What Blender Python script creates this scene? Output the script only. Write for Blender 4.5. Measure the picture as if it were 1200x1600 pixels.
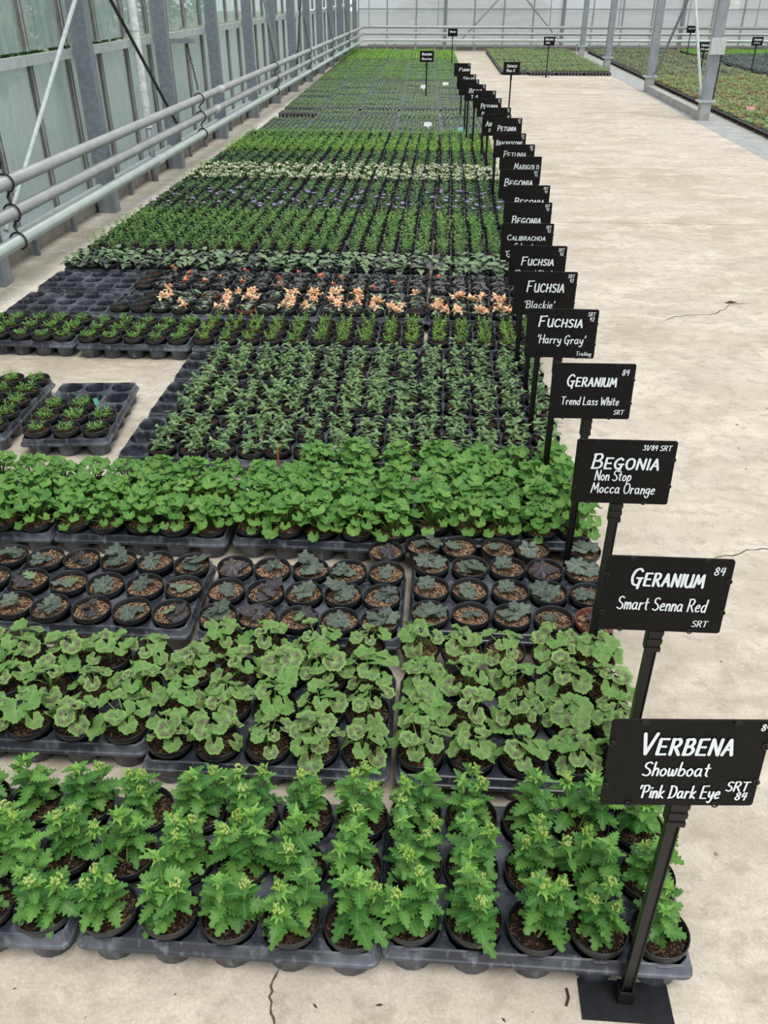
import bpy, math, random
from mathutils import Vector, Matrix, Euler
sc = bpy.context.scene
for o in list(bpy.data.objects): bpy.data.objects.remove(o)
random.seed(7)
R = random.random
def U(a, b): return a + (b - a) * random.random()
PI = math.pi
# ------------------------------------------------------------ camera
PITCH, YAW, CAMH, FPX = math.radians(31.98), math.radians(3.93), 1.50, 1310.0
cam_d = bpy.data.cameras.new('camera'); cam = bpy.data.objects.new('camera', cam_d); sc.collection.objects.link(cam)
cam_d.sensor_fit = 'VERTICAL'; cam_d.sensor_height = 36.0; cam_d.lens = FPX / 1600.0 * 36.0
cam_d.clip_start = 0.05; cam_d.clip_end = 300
fwd = Vector((-math.sin(YAW) * math.cos(PITCH), math.cos(YAW) * math.cos(PITCH), -math.sin(PITCH)))
rgt = Vector((math.cos(YAW), math.sin(YAW), 0)); upv = rgt.cross(fwd)
cam.matrix_world = Matrix(((rgt.x, upv.x, -fwd.x, 0), (rgt.y, upv.y, -fwd.y, 0), (rgt.z, upv.z, -fwd.z, CAMH), (0, 0, 0, 1)))
sc.camera = cam
def px(X, Y, Z):                      # where a point falls in the 1200x1600 frame (used only to leave out what lies far outside it)
    v = Vector((X, Y, Z - CAMH)); w = v.dot(fwd)
    return (600 + FPX * v.dot(rgt) / w, 800 - FPX * v.dot(upv) / w) if w > .05 else (-9999, -9999)
# ------------------------------------------------------------ light
sc.view_settings.view_transform = 'Standard'; sc.view_settings.look = 'None'
sc.view_settings.gamma = 1; sc.view_settings.use_curve_mapping = False
sc.view_settings.exposure = 0.0
W = bpy.data.worlds.new('overcast'); sc.world = W; W.use_nodes = True
wn = W.node_tree.nodes; wl = W.node_tree.links
bg = wn['Background']; bg.inputs['Strength'].default_value = 0.93
tc = wn.new('ShaderNodeTexCoord'); sep = wn.new('ShaderNodeSeparateXYZ'); rp = wn.new('ShaderNodeValToRGB')
wl.new(tc.outputs['Generated'], sep.inputs[0]); wl.new(sep.outputs['Z'], rp.inputs[0]); wl.new(rp.outputs[0], bg.inputs[0])
rp.color_ramp.elements[0].position = 0.0; rp.color_ramp.elements[0].color = (.98, 1.03, 1.06, 1)
rp.color_ramp.elements[1].position = 0.9; rp.color_ramp.elements[1].color = (1.08, 1.11, 1.14, 1)
sun_d = bpy.data.lights.new('sun', 'SUN'); sun_d.energy = 2.1; sun_d.angle = math.radians(28); sun_d.color = (1, .97, .92)
sun = bpy.data.objects.new('sun', sun_d); sc.collection.objects.link(sun)
sun.rotation_euler = Vector((-.25, .35, -1)).to_track_quat('-Z', 'Y').to_euler()

# ------------------------------------------------------------ materials
def newmat(name):
    m = bpy.data.materials.new(name); m.use_nodes = True
    nt = m.node_tree; return m, nt, nt.nodes, nt.links, nt.nodes['Principled BSDF']
def mix(nt, a, b, fac):
    n = nt.nodes.new('ShaderNodeMix'); n.data_type = 'RGBA'
    for s, v in ((6, a), (7, b), (0, fac)):
        if isinstance(v, tuple): n.inputs[s].default_value = (*v, 1)
        elif isinstance(v, float): n.inputs[s].default_value = v
        else: nt.links.new(v, n.inputs[s])
    return n.outputs[2]
def ramp(nt, src, a, b, ca=0.0, cb=1.0):
    n = nt.nodes.new('ShaderNodeMapRange'); n.inputs[1].default_value = a; n.inputs[2].default_value = b
    n.inputs[3].default_value = ca; n.inputs[4].default_value = cb
    nt.links.new(src, n.inputs[0]); return n.outputs[0]
def noise(nt, scale, detail=2.0, coord='Object', stretch=(1, 1, 1), rough=.5):
    t = nt.nodes.new('ShaderNodeTexCoord'); mp = nt.nodes.new('ShaderNodeMapping'); mp.inputs['Scale'].default_value = stretch
    n = nt.nodes.new('ShaderNodeTexNoise'); n.inputs['Scale'].default_value = scale; n.inputs['Detail'].default_value = detail
    n.inputs['Roughness'].default_value = rough
    nt.links.new(t.outputs[coord], mp.inputs[0]); nt.links.new(mp.outputs[0], n.inputs['Vector'])
    return n.outputs['Fac']
def bump(nt, h, p, strength=.3, dist=.002):
    b = nt.nodes.new('ShaderNodeBump'); b.inputs['Strength'].default_value = strength; b.inputs['Distance'].default_value = dist
    nt.links.new(h, b.inputs['Height']); nt.links.new(b.outputs[0], p.inputs['Normal'])
def simple(name, col, rough=.5, metal=0.0, var=.25, scale=30.0, col2=None, bmp=0.0, stretch=(1, 1, 1), spec=.5):
    m, nt, N, L, p = newmat(name); p.inputs['Specular IOR Level'].default_value = spec
    f = ramp(nt, noise(nt, scale, 3.0, stretch=stretch), .35, .65)
    c2 = col2 or tuple(c * (1 - var) for c in col)
    L.new(mix(nt, col, c2, f), p.inputs['Base Color'])
    p.inputs['Roughness'].default_value = rough; p.inputs['Metallic'].default_value = metal
    if bmp: bump(nt, f, p, bmp)
    return m
def leafmat(name, col, col2, vein=None, zone=None, rough=.46, transl=.22, rnd=.35, spec=.26, edge=None):
    """leaf: base colour varies leaf to leaf; veins, dark zone and midrib follow the leaf's own coordinates"""
    m, nt, N, L, p = newmat(name)
    oi = N.new('ShaderNodeObjectInfo'); at = N.new('ShaderNodeAttribute'); at.attribute_name = 'tone'
    add = N.new('ShaderNodeMath'); add.operation = 'ADD'; L.new(oi.outputs['Random'], add.inputs[0]); L.new(at.outputs['Fac'], add.inputs[1])
    fr = N.new('ShaderNodeMath'); fr.operation = 'FRACT'; L.new(add.outputs[0], fr.inputs[0])
    c = mix(nt, col, col2, fr.outputs[0])
    n = noise(nt, 160.0, 2.0); c = mix(nt, c, tuple(x * .72 for x in col), ramp(nt, n, .45, .75, 0, .5))
    if zone:
        z = N.new('ShaderNodeAttribute'); z.attribute_name = 'rad'
        a = ramp(nt, z.outputs['Fac'], .15, .4); b = ramp(nt, z.outputs['Fac'], .66, .86, 1, 0)
        mu = N.new('ShaderNodeMath'); mu.operation = 'MULTIPLY'; L.new(a, mu.inputs[0]); L.new(b, mu.inputs[1])
        nz0 = N.new('ShaderNodeMath'); nz0.operation = 'MULTIPLY'; L.new(ramp(nt, noise(nt, 60.0), .35, .6, .4, .95), nz0.inputs[0]); L.new(ramp(nt, fr.outputs[0], .15, .75, .25, 1), nz0.inputs[1]); nz = nz0.outputs[0]
        m2 = N.new('ShaderNodeMath'); m2.operation = 'MULTIPLY'; L.new(mu.outputs[0], m2.inputs[0]); L.new(nz, m2.inputs[1])
        c = mix(nt, c, zone, m2.outputs[0])
    if edge:
        z = N.new('ShaderNodeAttribute'); z.attribute_name = 'rad'
        c = mix(nt, c, edge, ramp(nt, z.outputs['Fac'], .8, 1.0, 0, .7))
    if vein:
        v = N.new('ShaderNodeAttribute'); v.attribute_name = 'vein'
        c = mix(nt, c, vein, ramp(nt, v.outputs['Fac'], .0, .11, .5, 0))
    L.new(c, p.inputs['Base Color']); p.inputs['Roughness'].default_value = rough
    p.inputs['Specular IOR Level'].default_value = spec
    tr = N.new('ShaderNodeBsdfTranslucent'); L.new(c, tr.inputs['Color'])
    mx = N.new('ShaderNodeMixShader'); mx.inputs[0].default_value = transl
    out = N['Material Output']; L.new(p.outputs[0], mx.inputs[1]); L.new(tr.outputs[0], mx.inputs[2]); L.new(mx.outputs[0], out.inputs[0])
    return m
def soilmat(name, dark, light, amount):
    m, nt, N, L, p = newmat(name)
    oi = N.new('ShaderNodeObjectInfo'); t = N.new('ShaderNodeTexCoord'); ad = N.new('ShaderNodeVectorMath'); ad.operation = 'ADD'
    cmb = N.new('ShaderNodeCombineXYZ'); L.new(oi.outputs['Random'], cmb.inputs[0]); L.new(oi.outputs['Random'], cmb.inputs[1])
    L.new(t.outputs['Object'], ad.inputs[0]); L.new(cmb.outputs[0], ad.inputs[1])
    v = N.new('ShaderNodeTexVoronoi'); v.inputs['Scale'].default_value = 260; L.new(ad.outputs[0], v.inputs['Vector'])
    sp = N.new('ShaderNodeSeparateColor'); L.new(v.outputs['Color'], sp.inputs[0])
    n = N.new('ShaderNodeTexNoise'); n.inputs['Scale'].default_value = 35; L.new(ad.outputs[0], n.inputs['Vector'])
    a = mix(nt, dark, tuple(x * 2.2 for x in dark), sp.outputs['Green'])
    am = ramp(nt, oi.outputs['Random'], 0, 1, amount + .12, amount - .12)
    gt = N.new('ShaderNodeMath'); gt.operation = 'MULTIPLY_ADD'; L.new(n.outputs['Fac'], gt.inputs[0]); gt.inputs[1].default_value = .5; L.new(sp.outputs['Red'], gt.inputs[2])
    g2 = N.new('ShaderNodeMath'); g2.operation = 'GREATER_THAN'; L.new(gt.outputs[0], g2.inputs[0]); L.new(am, g2.inputs[1])
    L.new(mix(nt, a, light, g2.outputs[0]), p.inputs['Base Color']); p.inputs['Roughness'].default_value = .9
    p.inputs['Specular IOR Level'].default_value = .15
    bump(nt, v.outputs['Distance'], p, .8, .004)
    return m
M = {}
def plastic(name, c, c2, rough=.34):
    m, nt, N, L, p = newmat(name)
    f = ramp(nt, noise(nt, 9.0, 5.0), .48, .72); f2 = ramp(nt, noise(nt, 70.0, 3.0, stretch=(1, 1, .3)), .55, .75, 0, .6)
    c_ = mix(nt, c, c2, f); c_ = mix(nt, c_, tuple(x * 1.5 for x in c2), f2)
    L.new(c_, p.inputs['Base Color']); L.new(ramp(nt, f, 0, 1, rough, rough + .22), p.inputs['Roughness'])
    return m
M['tray'] = plastic('tray_plastic', (.030, .035, .045), (.14, .155, .185), .31)
M['traygrey'] = plastic('pale_tray_plastic', (.10, .105, .12), (.17, .175, .19), .45)  # lighter grey variant of the tray plastic, for the plug trays
M['pot'] = plastic('pot_plastic', (.014, .015, .017), (.028, .029, .031), .38)
M['terracotta'] = simple('terracotta_plastic', (.17, .055, .032), .5)
M['soil'] = soilmat('dark_compost', (.018, .011, .008), (.13, .078, .046), 1.12)
M['bark'] = soilmat('bark_compost', (.05, .03, .018), (.40, .25, .14), .82)
M['sign'] = simple('sign_board', (.009, .0085, .008), .5, 0, .3, 40, spec=.16)
M['plate'] = simple('base_plate', (.016, .017, .02), .5, 0, .3, 40, spec=.22)
M['signpole'] = simple('sign_pole', (.008, .008, .009), .3, 0, .3, 40, spec=.4)
M['paint'] = simple('white_paint', (.78, .84, .87), .6, 0, .05, 60)
M['steel'] = simple('galvanised_steel', (.34, .37, .40), .5, .25, .3, 14, (.25, .28, .31), 0, (1, 1, .4))
M['steel_light'] = simple('light_steel', (.50, .55, .56), .45, .2, .2, 20)
M['post'] = simple('post_steel', (.245, .275, .31), .55, .2, .3, 30, (.185, .21, .24))
M['pipe_grey'] = simple('pipe_grey', (.40, .41, .41), .42, .15, .3, 8, (.33, .35, .35))
M['pipe_green'] = simple('pipe_pale_green', (.42, .50, .48), .4, .15, .3, 8, (.50, .56, .53))
M['chain'] = simple('dark_chain', (.05, .05, .055), .4, .6)
M['pvc'] = simple('white_pvc', (.84, .88, .88), .35)
M['ali'] = simple('aluminium_bar', (.50, .52, .50), .45, .2, .2, 20)
M['rubber'] = simple('rubber_seal', (.17, .16, .15), .6)
M['box'] = simple('enclosure', (.58, .61, .62), .4)
M['card'] = simple('white_card', (.75, .78, .78), .6)
M['orange_stick'] = simple('orange_stick', (.55, .16, .06), .5)
M['pinkcard'] = simple('pink_card', (.75, .25, .32), .5)
M['bluecard'] = simple('blue_card', (.25, .48, .62), .5)
M['greencard'] = simple('green_card', (.06, .35, .2), .5)
M['debris'] = simple('debris', (.035, .022, .015), .8)
M['stem'] = leafmat('green_stem', (.16, .30, .07), (.22, .34, .10), rough=.5, transl=.0)
M['redstem'] = simple('red_stem', (.20, .09, .05), .5)
M['brick'] = simple('outside_shed', (.30, .22, .17), .8)
M['render_white'] = simple('outside_render', (.75, .76, .75), .8)

def floor_mat(name, base, stain, dark):
    m, nt, N, L, p = newmat(name)
    def nz(*a, lo, hi, c0=0., c1=1.): return ramp(nt, noise(nt, *a), lo, hi, c0, c1)
    c = mix(nt, base, stain, nz(.55, 8.0, 'Object', (1, 1.2, 1), .62, lo=.44, hi=.60))
    c = mix(nt, c, tuple(x * .80 for x in stain), nz(2.6, 10.0, 'Object', (.75, 1.2, 1), .75, lo=.48, hi=.64, c1=.7))
    c = mix(nt, c, tuple(min(1, x * 1.22) for x in base), nz(3.4, 10.0, 'Object', (.8, 1.2, 1), .75, lo=.48, hi=.60, c1=.8))
    c = mix(nt, c, (.40, .31, .20), nz(.8, 5.0, 'Object', (.7, 1.7, 1), .6, lo=.56, hi=.70, c1=.55))
    c = mix(nt, c, (.20, .14, .095), nz(1.3, 3.0, 'Object', (.6, 2.2, 1), .5, lo=.69, hi=.76, c1=.6))
    c = mix(nt, c, tuple(x * .72 for x in stain), nz(16.0, 8.0, 'Object', (1, 1.1, 1), .72, lo=.5, hi=.62, c1=.55))
    fine = nz(150.0, 8.0, 'Object', (1, 1, 1), .7, lo=.4, hi=.62)
    c = mix(nt, c, dark, ramp(nt, fine, 0, 1, 0, .30)); c = mix(nt, c, tuple(x * .4 for x in dark), nz(420.0, 2.0, lo=.66, hi=.74, c1=.45))
    c = mix(nt, c, tuple(x * .35 for x in dark), nz(34.0, 2.0, lo=.74, hi=.77, c1=.6))
    L.new(c, p.inputs['Base Color']); p.inputs['Roughness'].default_value = .7; bump(nt, fine, p, .3, .001)
    return m
M['floor'] = floor_mat('concrete', (.60, .54, .455), (.49, .425, .335), (.27, .215, .16))
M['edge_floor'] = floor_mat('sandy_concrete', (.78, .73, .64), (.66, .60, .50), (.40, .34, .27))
M['curb'] = simple('curb_concrete', (.36, .34, .30), .8, 0, .25, 12)
M['curb_grey'] = simple('curb_grey', (.40, .41, .40), .75, 0, .25, 6)
M['chalk'] = simple('chalk_residue', (.66, .66, .63), .9, 0, .3, 30)
M['crackm'] = simple('crack_dark', (.10, .075, .055), .95)
M['joint'] = simple('joint_fill', (.24, .20, .16), .95)
M['outground'] = simple('outside_ground', (.20, .22, .14), .95, 0, .4, 1.5)

def film(name, tint, thr, milk, rough, st, dirt=(.45, .48, .46)):
    """dirty glass / polythene: light comes through, partly scattered by condensation and grime"""
    m, nt, N, L, p = newmat(name)
    a = noise(nt, 3.0, 6.0, 'Object', st, .65); b = noise(nt, 14.0, 5.0, 'Object', st, .6)
    # height of the condensation: lower panes are far milkier
    t = N.new('ShaderNodeTexCoord'); sx = N.new('ShaderNodeSeparateXYZ'); L.new(t.outputs['Object'], sx.inputs[0])
    s = N.new('ShaderNodeMath'); s.operation = 'MULTIPLY'; L.new(a, s.inputs[0]); L.new(b, s.inputs[1])
    f = ramp(nt, s.outputs[0], .12, .4, thr[0], thr[1])
    dif = N.new('ShaderNodeBsdfTranslucent'); col = mix(nt, milk, dirt, ramp(nt, b, .45, .75, 0, .7)); L.new(col, dif.inputs[0])
    d2 = N.new('ShaderNodeBsdfDiffuse'); L.new(col, d2.inputs[0])
    dm = N.new('ShaderNodeMixShader'); dm.inputs[0].default_value = .22; L.new(dif.outputs[0], dm.inputs[1]); L.new(d2.outputs[0], dm.inputs[2])
    tr = N.new('ShaderNodeBsdfTransparent'); tr.inputs[0].default_value = (*tint, 1)
    m1 = N.new('ShaderNodeMixShader'); L.new(f, m1.inputs[0]); L.new(tr.outputs[0], m1.inputs[1]); L.new(dm.outputs[0], m1.inputs[2])
    gl = N.new('ShaderNodeBsdfGlossy'); gl.inputs['Roughness'].default_value = rough
    m2 = N.new('ShaderNodeMixShader'); m2.inputs[0].default_value = .07; L.new(m1.outputs[0], m2.inputs[1]); L.new(gl.outputs[0], m2.inputs[2])
    L.new(m2.outputs[0], N['Material Output'].inputs[0]); return m
M['glass_low'] = film('misted_glass', (.86, .94, .94), (.42, .86), (.88, .95, .96), .2, (1, 2.5, .55), (.55, .64, .64))
M['glass_up'] = film('streaked_glass', (.90, .96, .95), (.15, .62), (.86, .96, .96), .1, (1, 3, .5), (.55, .65, .62))
M['poly'] = film('polythene', (.96, .97, .98), (.5, .8), (.95, .96, .98), .3, (.35, 1, 3.5), (.76, .79, .84))

# ------------------------------------------------------------ mesh helpers
COL = sc.collection
class MB:
    def __init__(s): s.v = []; s.f = []; s.m = []; s.at = {}
    def add(s, vs, fs, mi=0):
        b = len(s.v); s.v += [tuple(v) for v in vs]; s.f += [tuple(i + b for i in f) for f in fs]; s.m += [mi] * len(fs); return b
    def box(s, x0, x1, y0, y1, z0, z1, mi=0, mat=None):
        v = [(x, y, z) for x in (x0, x1) for y in (y0, y1) for z in (z0, z1)]
        if mat is not None: v = [mat @ Vector(p) for p in v]
        s.add(v, [(0, 1, 3, 2), (4, 6, 7, 5), (0, 4, 5, 1), (2, 3, 7, 6), (0, 2, 6, 4), (1, 5, 7, 3)], mi)
    def tube(s, pts, r, n=8, mi=0, caps=True):
        pts = [Vector(p) for p in pts]; rr = r if isinstance(r, (list, tuple)) else [r] * len(pts); rings = []
        pu = None
        for i, p in enumerate(pts):
            d = (pts[min(i + 1, len(pts) - 1)] - pts[max(i - 1, 0)]).normalized()
            if pu is None: u = d.orthogonal().normalized()
            else: u = (pu - d * pu.dot(d)).normalized()
            pu = u; w = d.cross(u)
            rings.append([p + (u * math.cos(2 * PI * k / n) + w * math.sin(2 * PI * k / n)) * rr[i] for k in range(n)])
        fs = []
        for i in range(len(pts) - 1):
            for k in range(n): a = i * n + k; b = i * n + (k + 1) % n; fs.append((a, b, b + n, a + n))
        if caps: fs += [tuple(range(n))[::-1], tuple((len(pts) - 1) * n + k for k in range(n))]
        s.add([q for rg in rings for q in rg], fs, mi)
    def lathe(s, prof, n=20, mi=0, mat=None, c=(0, 0), close=False):
        v = []; fs = []
        for (r, z) in prof:
            for k in range(n): v.append((c[0] + r * math.cos(2 * PI * k / n), c[1] + r * math.sin(2 * PI * k / n), z))
        for i in range(len(prof) - 1):
            for k in range(n): a = i * n + k; b = i * n + (k + 1) % n; fs.append((a, b, b + n, a + n))
        if close: fs.append(tuple((len(prof) - 1) * n + k for k in range(n)))
        if mat is not None: v = [mat @ Vector(p) for p in v]
        s.add(v, fs, mi)
    def mesh(s, name, mats, smooth=False, attrs=None):
        me = bpy.data.meshes.new(name); me.from_pydata(s.v, [], s.f)
        for m in (mats if isinstance(mats, (list, tuple)) else [mats]): me.materials.append(m)
        if any(s.m): me.polygons.foreach_set('material_index', s.m)
        if smooth: me.polygons.foreach_set('use_smooth', [True] * len(me.polygons))
        for k, vals in s.at.items():
            a = me.attributes.new(k, 'FLOAT', 'POINT'); a.data.foreach_set('value', vals)
        me.update(); return me
def link(name, data, parent=None, loc=None, rot=None, scl=None, mw=None):
    o = bpy.data.objects.new(name, data); COL.objects.link(o)
    if parent is not None: o.parent = parent
    if mw is not None: o.matrix_basis = mw
    if loc is not None: o.location = loc
    if rot is not None: o.rotation_euler = rot
    if scl is not None: o.scale = scl if isinstance(scl, (tuple, list, Vector)) else (scl,) * 3
    return o
def tag(o, label, cat, group=None, kind=None):
    o['label'] = label; o['category'] = cat
    if group: o['group'] = group
    if kind: o['kind'] = kind
    return o
def structure(o): o['kind'] = 'structure'; return o
ONES = ['', 'first', 'second', 'third', 'fourth', 'fifth', 'sixth', 'seventh', 'eighth', 'ninth', 'tenth', 'eleventh', 'twelfth', 'thirteenth', 'fourteenth', 'fifteenth', 'sixteenth', 'seventeenth', 'eighteenth', 'nineteenth']
def ordn(n):
    if n < 20: return ONES[n]
    t = {2: 'twent', 3: 'thirt', 4: 'fort', 5: 'fift'}[n // 10]
    return t + 'ieth' if n % 10 == 0 else t + 'y-' + ONES[n % 10]

# ------------------------------------------------------------ the setting
mb = MB(); mb.box(-2.95, 14, -3, 27.6, -.05, -.006); floor = structure(link('floor', mb.mesh('floor', M['joint'])))
def slab(x0, x1, y0, y1, mat, z=0.0):
    mb = MB(); mb.box(x0, x1, y0, y1, -.03, z); link('slab', mb.mesh('slab', M[mat]), floor)
ys = [-3, 6.62, 14.4, 22.2, 27.55]
for i in range(4):
    for (a, b) in ((-2.2, 3.3), (3.75, 8.6), (8.606, 13.9)):
        slab(a + .003, b - .003, ys[i] + .004, ys[i + 1] - .004, 'floor')
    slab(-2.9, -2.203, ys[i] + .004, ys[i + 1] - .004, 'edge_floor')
    slab(3.303, 3.747, ys[i] + .002, ys[i + 1] - .002, 'curb_grey')
def ribbon(pts, w, mat, name, parent=None, z=.0012):
    mb = MB(); vs = []; n = len(pts)
    for i, (x, y) in enumerate(pts):
        a = Vector(pts[max(i - 1, 0)]); b = Vector(pts[min(i + 1, n - 1)]); d = (b - a).normalized(); p = Vector((-d.y, d.x)); ww = w * U(.35, 1.2) if 0 < i < n - 1 else w * .1
        vs += [(x + p.x * ww, y + p.y * ww, z), (x - p.x * ww, y - p.y * ww, z)]
    mb.add(vs, [(2 * i, 2 * i + 1, 2 * i + 3, 2 * i + 2) for i in range(n - 1)])
    return link(name, mb.mesh(name, M[mat]), parent)
def wander(a, b, n, amp):
    a = Vector(a); b = Vector(b); d = (b - a); p = Vector((-d.y, d.x)).normalized(); out = []; off = 0
    for i in range(n + 1):
        off += U(-amp, amp); off *= .93; out.append(tuple(a + d * (i / n) + p * off))
    return out
ribbon(wander((-.255, .60), (-.262, .835), 26, .006), .0022, 'crackm', 'crack', floor)
ribbon(wander((.66, 2.1), (1.28, 2.33), 40, .009), .0022, 'crackm', 'crack', floor)
ribbon(wander((.40, 2.0), (.66, 2.1), 20, .008), .0014, 'crackm', 'crack', floor)
ribbon(wander((1.2, 4.4), (1.75, 4.75), 20, .02), .003, 'crackm', 'crack', floor)
# chalky residue streaks along the wall path
for k in range(34):
    y = U(3.6, 15); x = -2.31 + U(-.03, .03) + (0 if k % 3 else -.07); l = U(.2, .9)
    ribbon(wander((x, y), (x + U(-.01, .01), y + l), 10, .006), U(.012, .04), 'chalk', 'chalk_streak', floor)
# small litter on the walkway
lit = MB()
for k in range(70):
    x, y = U(.5, 3.2), U(.6, 12) ** 1.0; a = U(0, PI); l = U(.003, .009); d = Vector((math.cos(a), math.sin(a), 0)); p = Vector((-d.y, d.x, 0)) * .3; c = Vector((x, y, .0015))
    if U(0, 1) < .25: c = Vector((U(-.75, .5), U(.62, .79), .0015))
    lit.add([c - d * l, c + p * l, c + d * l, c - p * l + Vector((0, 0, .001))], [(0, 1, 2, 3)])
o = link('litter', lit.mesh('litter', M['debris'])); tag(o, 'dark crumbs of compost scattered over the concrete walkway', 'litter', kind='stuff')
mb = MB(); mb.tube([(0, 0, .003), (.006, .014, .004), (.004, .03, .003)], .0024, 5)
tag(link('twig', mb.mesh('twig', M['debris']), loc=(.262, .80, 0)), 'short black twig on the concrete beside the front sign base', 'twig')
mb = MB(); mb.add([(-.008, -.004, .001), (0, -.007, .003), (.009, 0, .001), (.002, .007, .004), (-.006, .005, .002)], [(0, 1, 2, 3, 4)])
tag(link('dead_leaf', mb.mesh('dead_leaf', simple('dead_leaf', (.25, .12, .09), .7)), loc=(.727, 1.07, 0)), 'small reddish dead leaf on bare concrete beyond the front sign', 'leaf')
mb = MB(); mb.add([(-.03, -.01, .001), (0, -.02, .006), (.05, 0, .001), (.01, .012, .008)], [(0, 1, 2, 3)])
tag(link('dead_leaf', mb.mesh('dead_leaf', M['debris']), loc=(1.62, 4.75, 0)), 'dark curled leaf lying far out on the walkway', 'leaf')

# left wall: kerb, sill rail, posts, glazing
XW = -2.78; PY = [2.88, 4.80, 6.73, 8.65, 10.56, 12.45, 14.15, 15.9, 17.65, 19.4, 21.2, 23.0, 24.8, 26.6]
PY0 = [.95] + PY
mb = MB(); mb.box(-2.95, XW + .05, -1, 27.5, -.02, .12); wl_ = structure(link('wall_left', mb.mesh('kerb', M['curb'])))
GH = 3.6
def pane(y0, y1, z0, z1, mat):
    mb = MB(); mb.box(-.003, .003, y0, y1, z0, z1); link('pane', mb.mesh('pane', M[mat]), wl_, loc=(XW, 0, 0))
def mull(y, z0, z1):
    mb = MB(); mb.box(-.006, .03, -.014, .014, z0, z1); mb.box(.03, .034, -.006, .006, z0, z1, 1); mb.box(-.004, .022, -.022, -.014, z0, z1, 1)
    link('glazing_bar', mb.mesh('glazing_bar', [M['ali'], M['rubber']]), wl_, loc=(XW, y, 0))
for i in range(len(PY0) - 1):
    a, b = PY0[i], PY0[i + 1]; s = (b - a) / 3
    for k in range(3):
        pane(a + k * s + .012, a + (k + 1) * s - .012, .17, 1.09, 'glass_low')
        pane(a + k * s + .012, a + (k + 1) * s - .012, 1.15, GH, 'glass_up')
        mull(a + k * s, .17, 1.09); mull(a + k * s, 1.15, GH)
    mb = MB(); mb.box(0, .075, a + .05, b - .05, 1.085, 1.13); mb.box(.068, .078, a + .05, b - .05, 1.075, 1.135)
    link('ledge', mb.mesh('ledge', M['steel_light']), wl_, loc=(XW, 0, 0))
mb = MB(); mb.box(XW - .02, XW + .08, -1, 27.4, .12, .17); mb.tube([(XW + .11, -1, .19), (XW + .11, 27.3, .19)], .028, 10)
link('sill_rail', mb.mesh('sill_rail', M['steel_light'], False), wl_)
for i in range(len(PY0) - 1):
    for k in (1, 2):
        y = PY0[i] + (PY0[i + 1] - PY0[i]) * k / 3
        mb = MB(); mb.box(XW + .09, XW + .125, y - .012, y + .012, 0, .17); link('rail_stub', mb.mesh('rail_stub', M['post']), wl_)
for i, y in enumerate(PY0):
    mb = MB(); mb.box(-.075, .045, -.045, .045, 0.155, GH)
    nm = 'steel_post'
    p = link(nm, mb.mesh('post', M['post']), loc=(XW + .16, y, 0))
    f = MB(); f.box(-.085, .052, -.055, .055, 0, .155); f.box(-.14, -.085, -.02, .02, .05, .09)
    link('foot', f.mesh('post_foot', M['steel']), p)
    if i: c = MB(); c.box(-.09, -.07, -.052, .052, 1.08, 1.16); link('cleat', c.mesh('cleat', M['steel']), p)
    tag(p, f'grey steel post of the glazed side wall, {ordn(i + 1)} counted from the near end', 'post', 'posts of the glazed side wall'); p['kind'] = 'structure'
def rod(name, a, b, r, mat, label):
    mb = MB(); mb.tube([a, b], r, 8); o = link(name, mb.mesh(name, mat)); tag(o, label, 'brace'); return o
XB = XW + .235
rod('brace', (XB, 4.86, .30), (XB, 7.07 + .75, 2.35), .015, M['steel_light'], 'pale steel rod brace rising away from the second side-wall post foot')
rod('brace', (XB, 8.55, .38), (XB, 6.0, 2.35), .014, M['chain'], 'dark steel rod brace slanting down to the fourth side-wall post')
rod('brace', (XB, 14.25, .30), (XB, 12.0, 2.6), .017, M['steel_light'], 'pale thin rod brace by the sixth side-wall post')
rod('brace', (XB, 15.75, .35), (XB, 17.6, 2.9), .017, M['chain'], 'dark rod brace slanting behind the heating pipes near the eighth post')
# downpipe
mb = MB(); mb.tube([(0, 0, .45), (0, 0, GH)], .033, 16)
dp = link('downpipe', mb.mesh('downpipe', M['pvc']), loc=(XW + .13, 7.98, 0))
mb = MB(); mb.tube([(0, 0, 0), (0, 0, .46)], .028, 12); link('lower_pipe', mb.mesh('lower_pipe', M['steel'], True), dp)
for z in (.62, .74, 1.2):
    mb = MB(); mb.tube([(0, 0, z), (0, 0, z + .05)], .036, 14); link('collar', mb.mesh('collar', M['pvc']), dp)
tag(dp, 'white plastic downpipe running down inside the glazed side wall', 'pipe')
# heating pipes: along the side wall, round the corner and along the back wall
XP = -2.43; YB = 26.75; PZ = (.585, .425, .27)
def pipe(z, r, mat, xend, rise, label, yoff, cy):
    pts = [(XP, -1, z)]
    yb = YB - yoff; xc = XP
    for k in range(7):
        a = PI / 2 * k / 6; pts.append((xc + .14 - .14 * math.cos(a), yb - .14 + .14 * math.sin(a), z + .012 * k / 6))
    if rise:
        for k in range(7):
            a = PI / 2 * k / 6; pts.append((xend - .2 + .2 * math.sin(a), yb, z + .012 + .2 - .2 * math.cos(a)))
        pts.append((xend, yb, 3.2))
    else: pts.append((xend, yb, z))
    mb = MB(); mb.tube(pts, r, 14); p = link('heating_pipe', mb.mesh('heating_pipe', M[mat], True)); tag(p, label, 'pipe')
    for y in cy:
        mb = MB(); mb.tube([(XP, y, z), (XP, y + .16, z)], r + .004, 14); link('coupling', mb.mesh('coupling', M['steel_light' if y > 10 else 'box']), p)
    return p
pipe(PZ[0], .036, 'pipe_grey', 8.75, False, 'topmost grey heating pipe along the glazed side wall', 0, (9.75, 14.6, 21))
pipe(PZ[1], .036, 'pipe_grey', 8.95, True, 'middle grey heating pipe along the glazed side wall', .02, (9.5, 15, 21.4))
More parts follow.
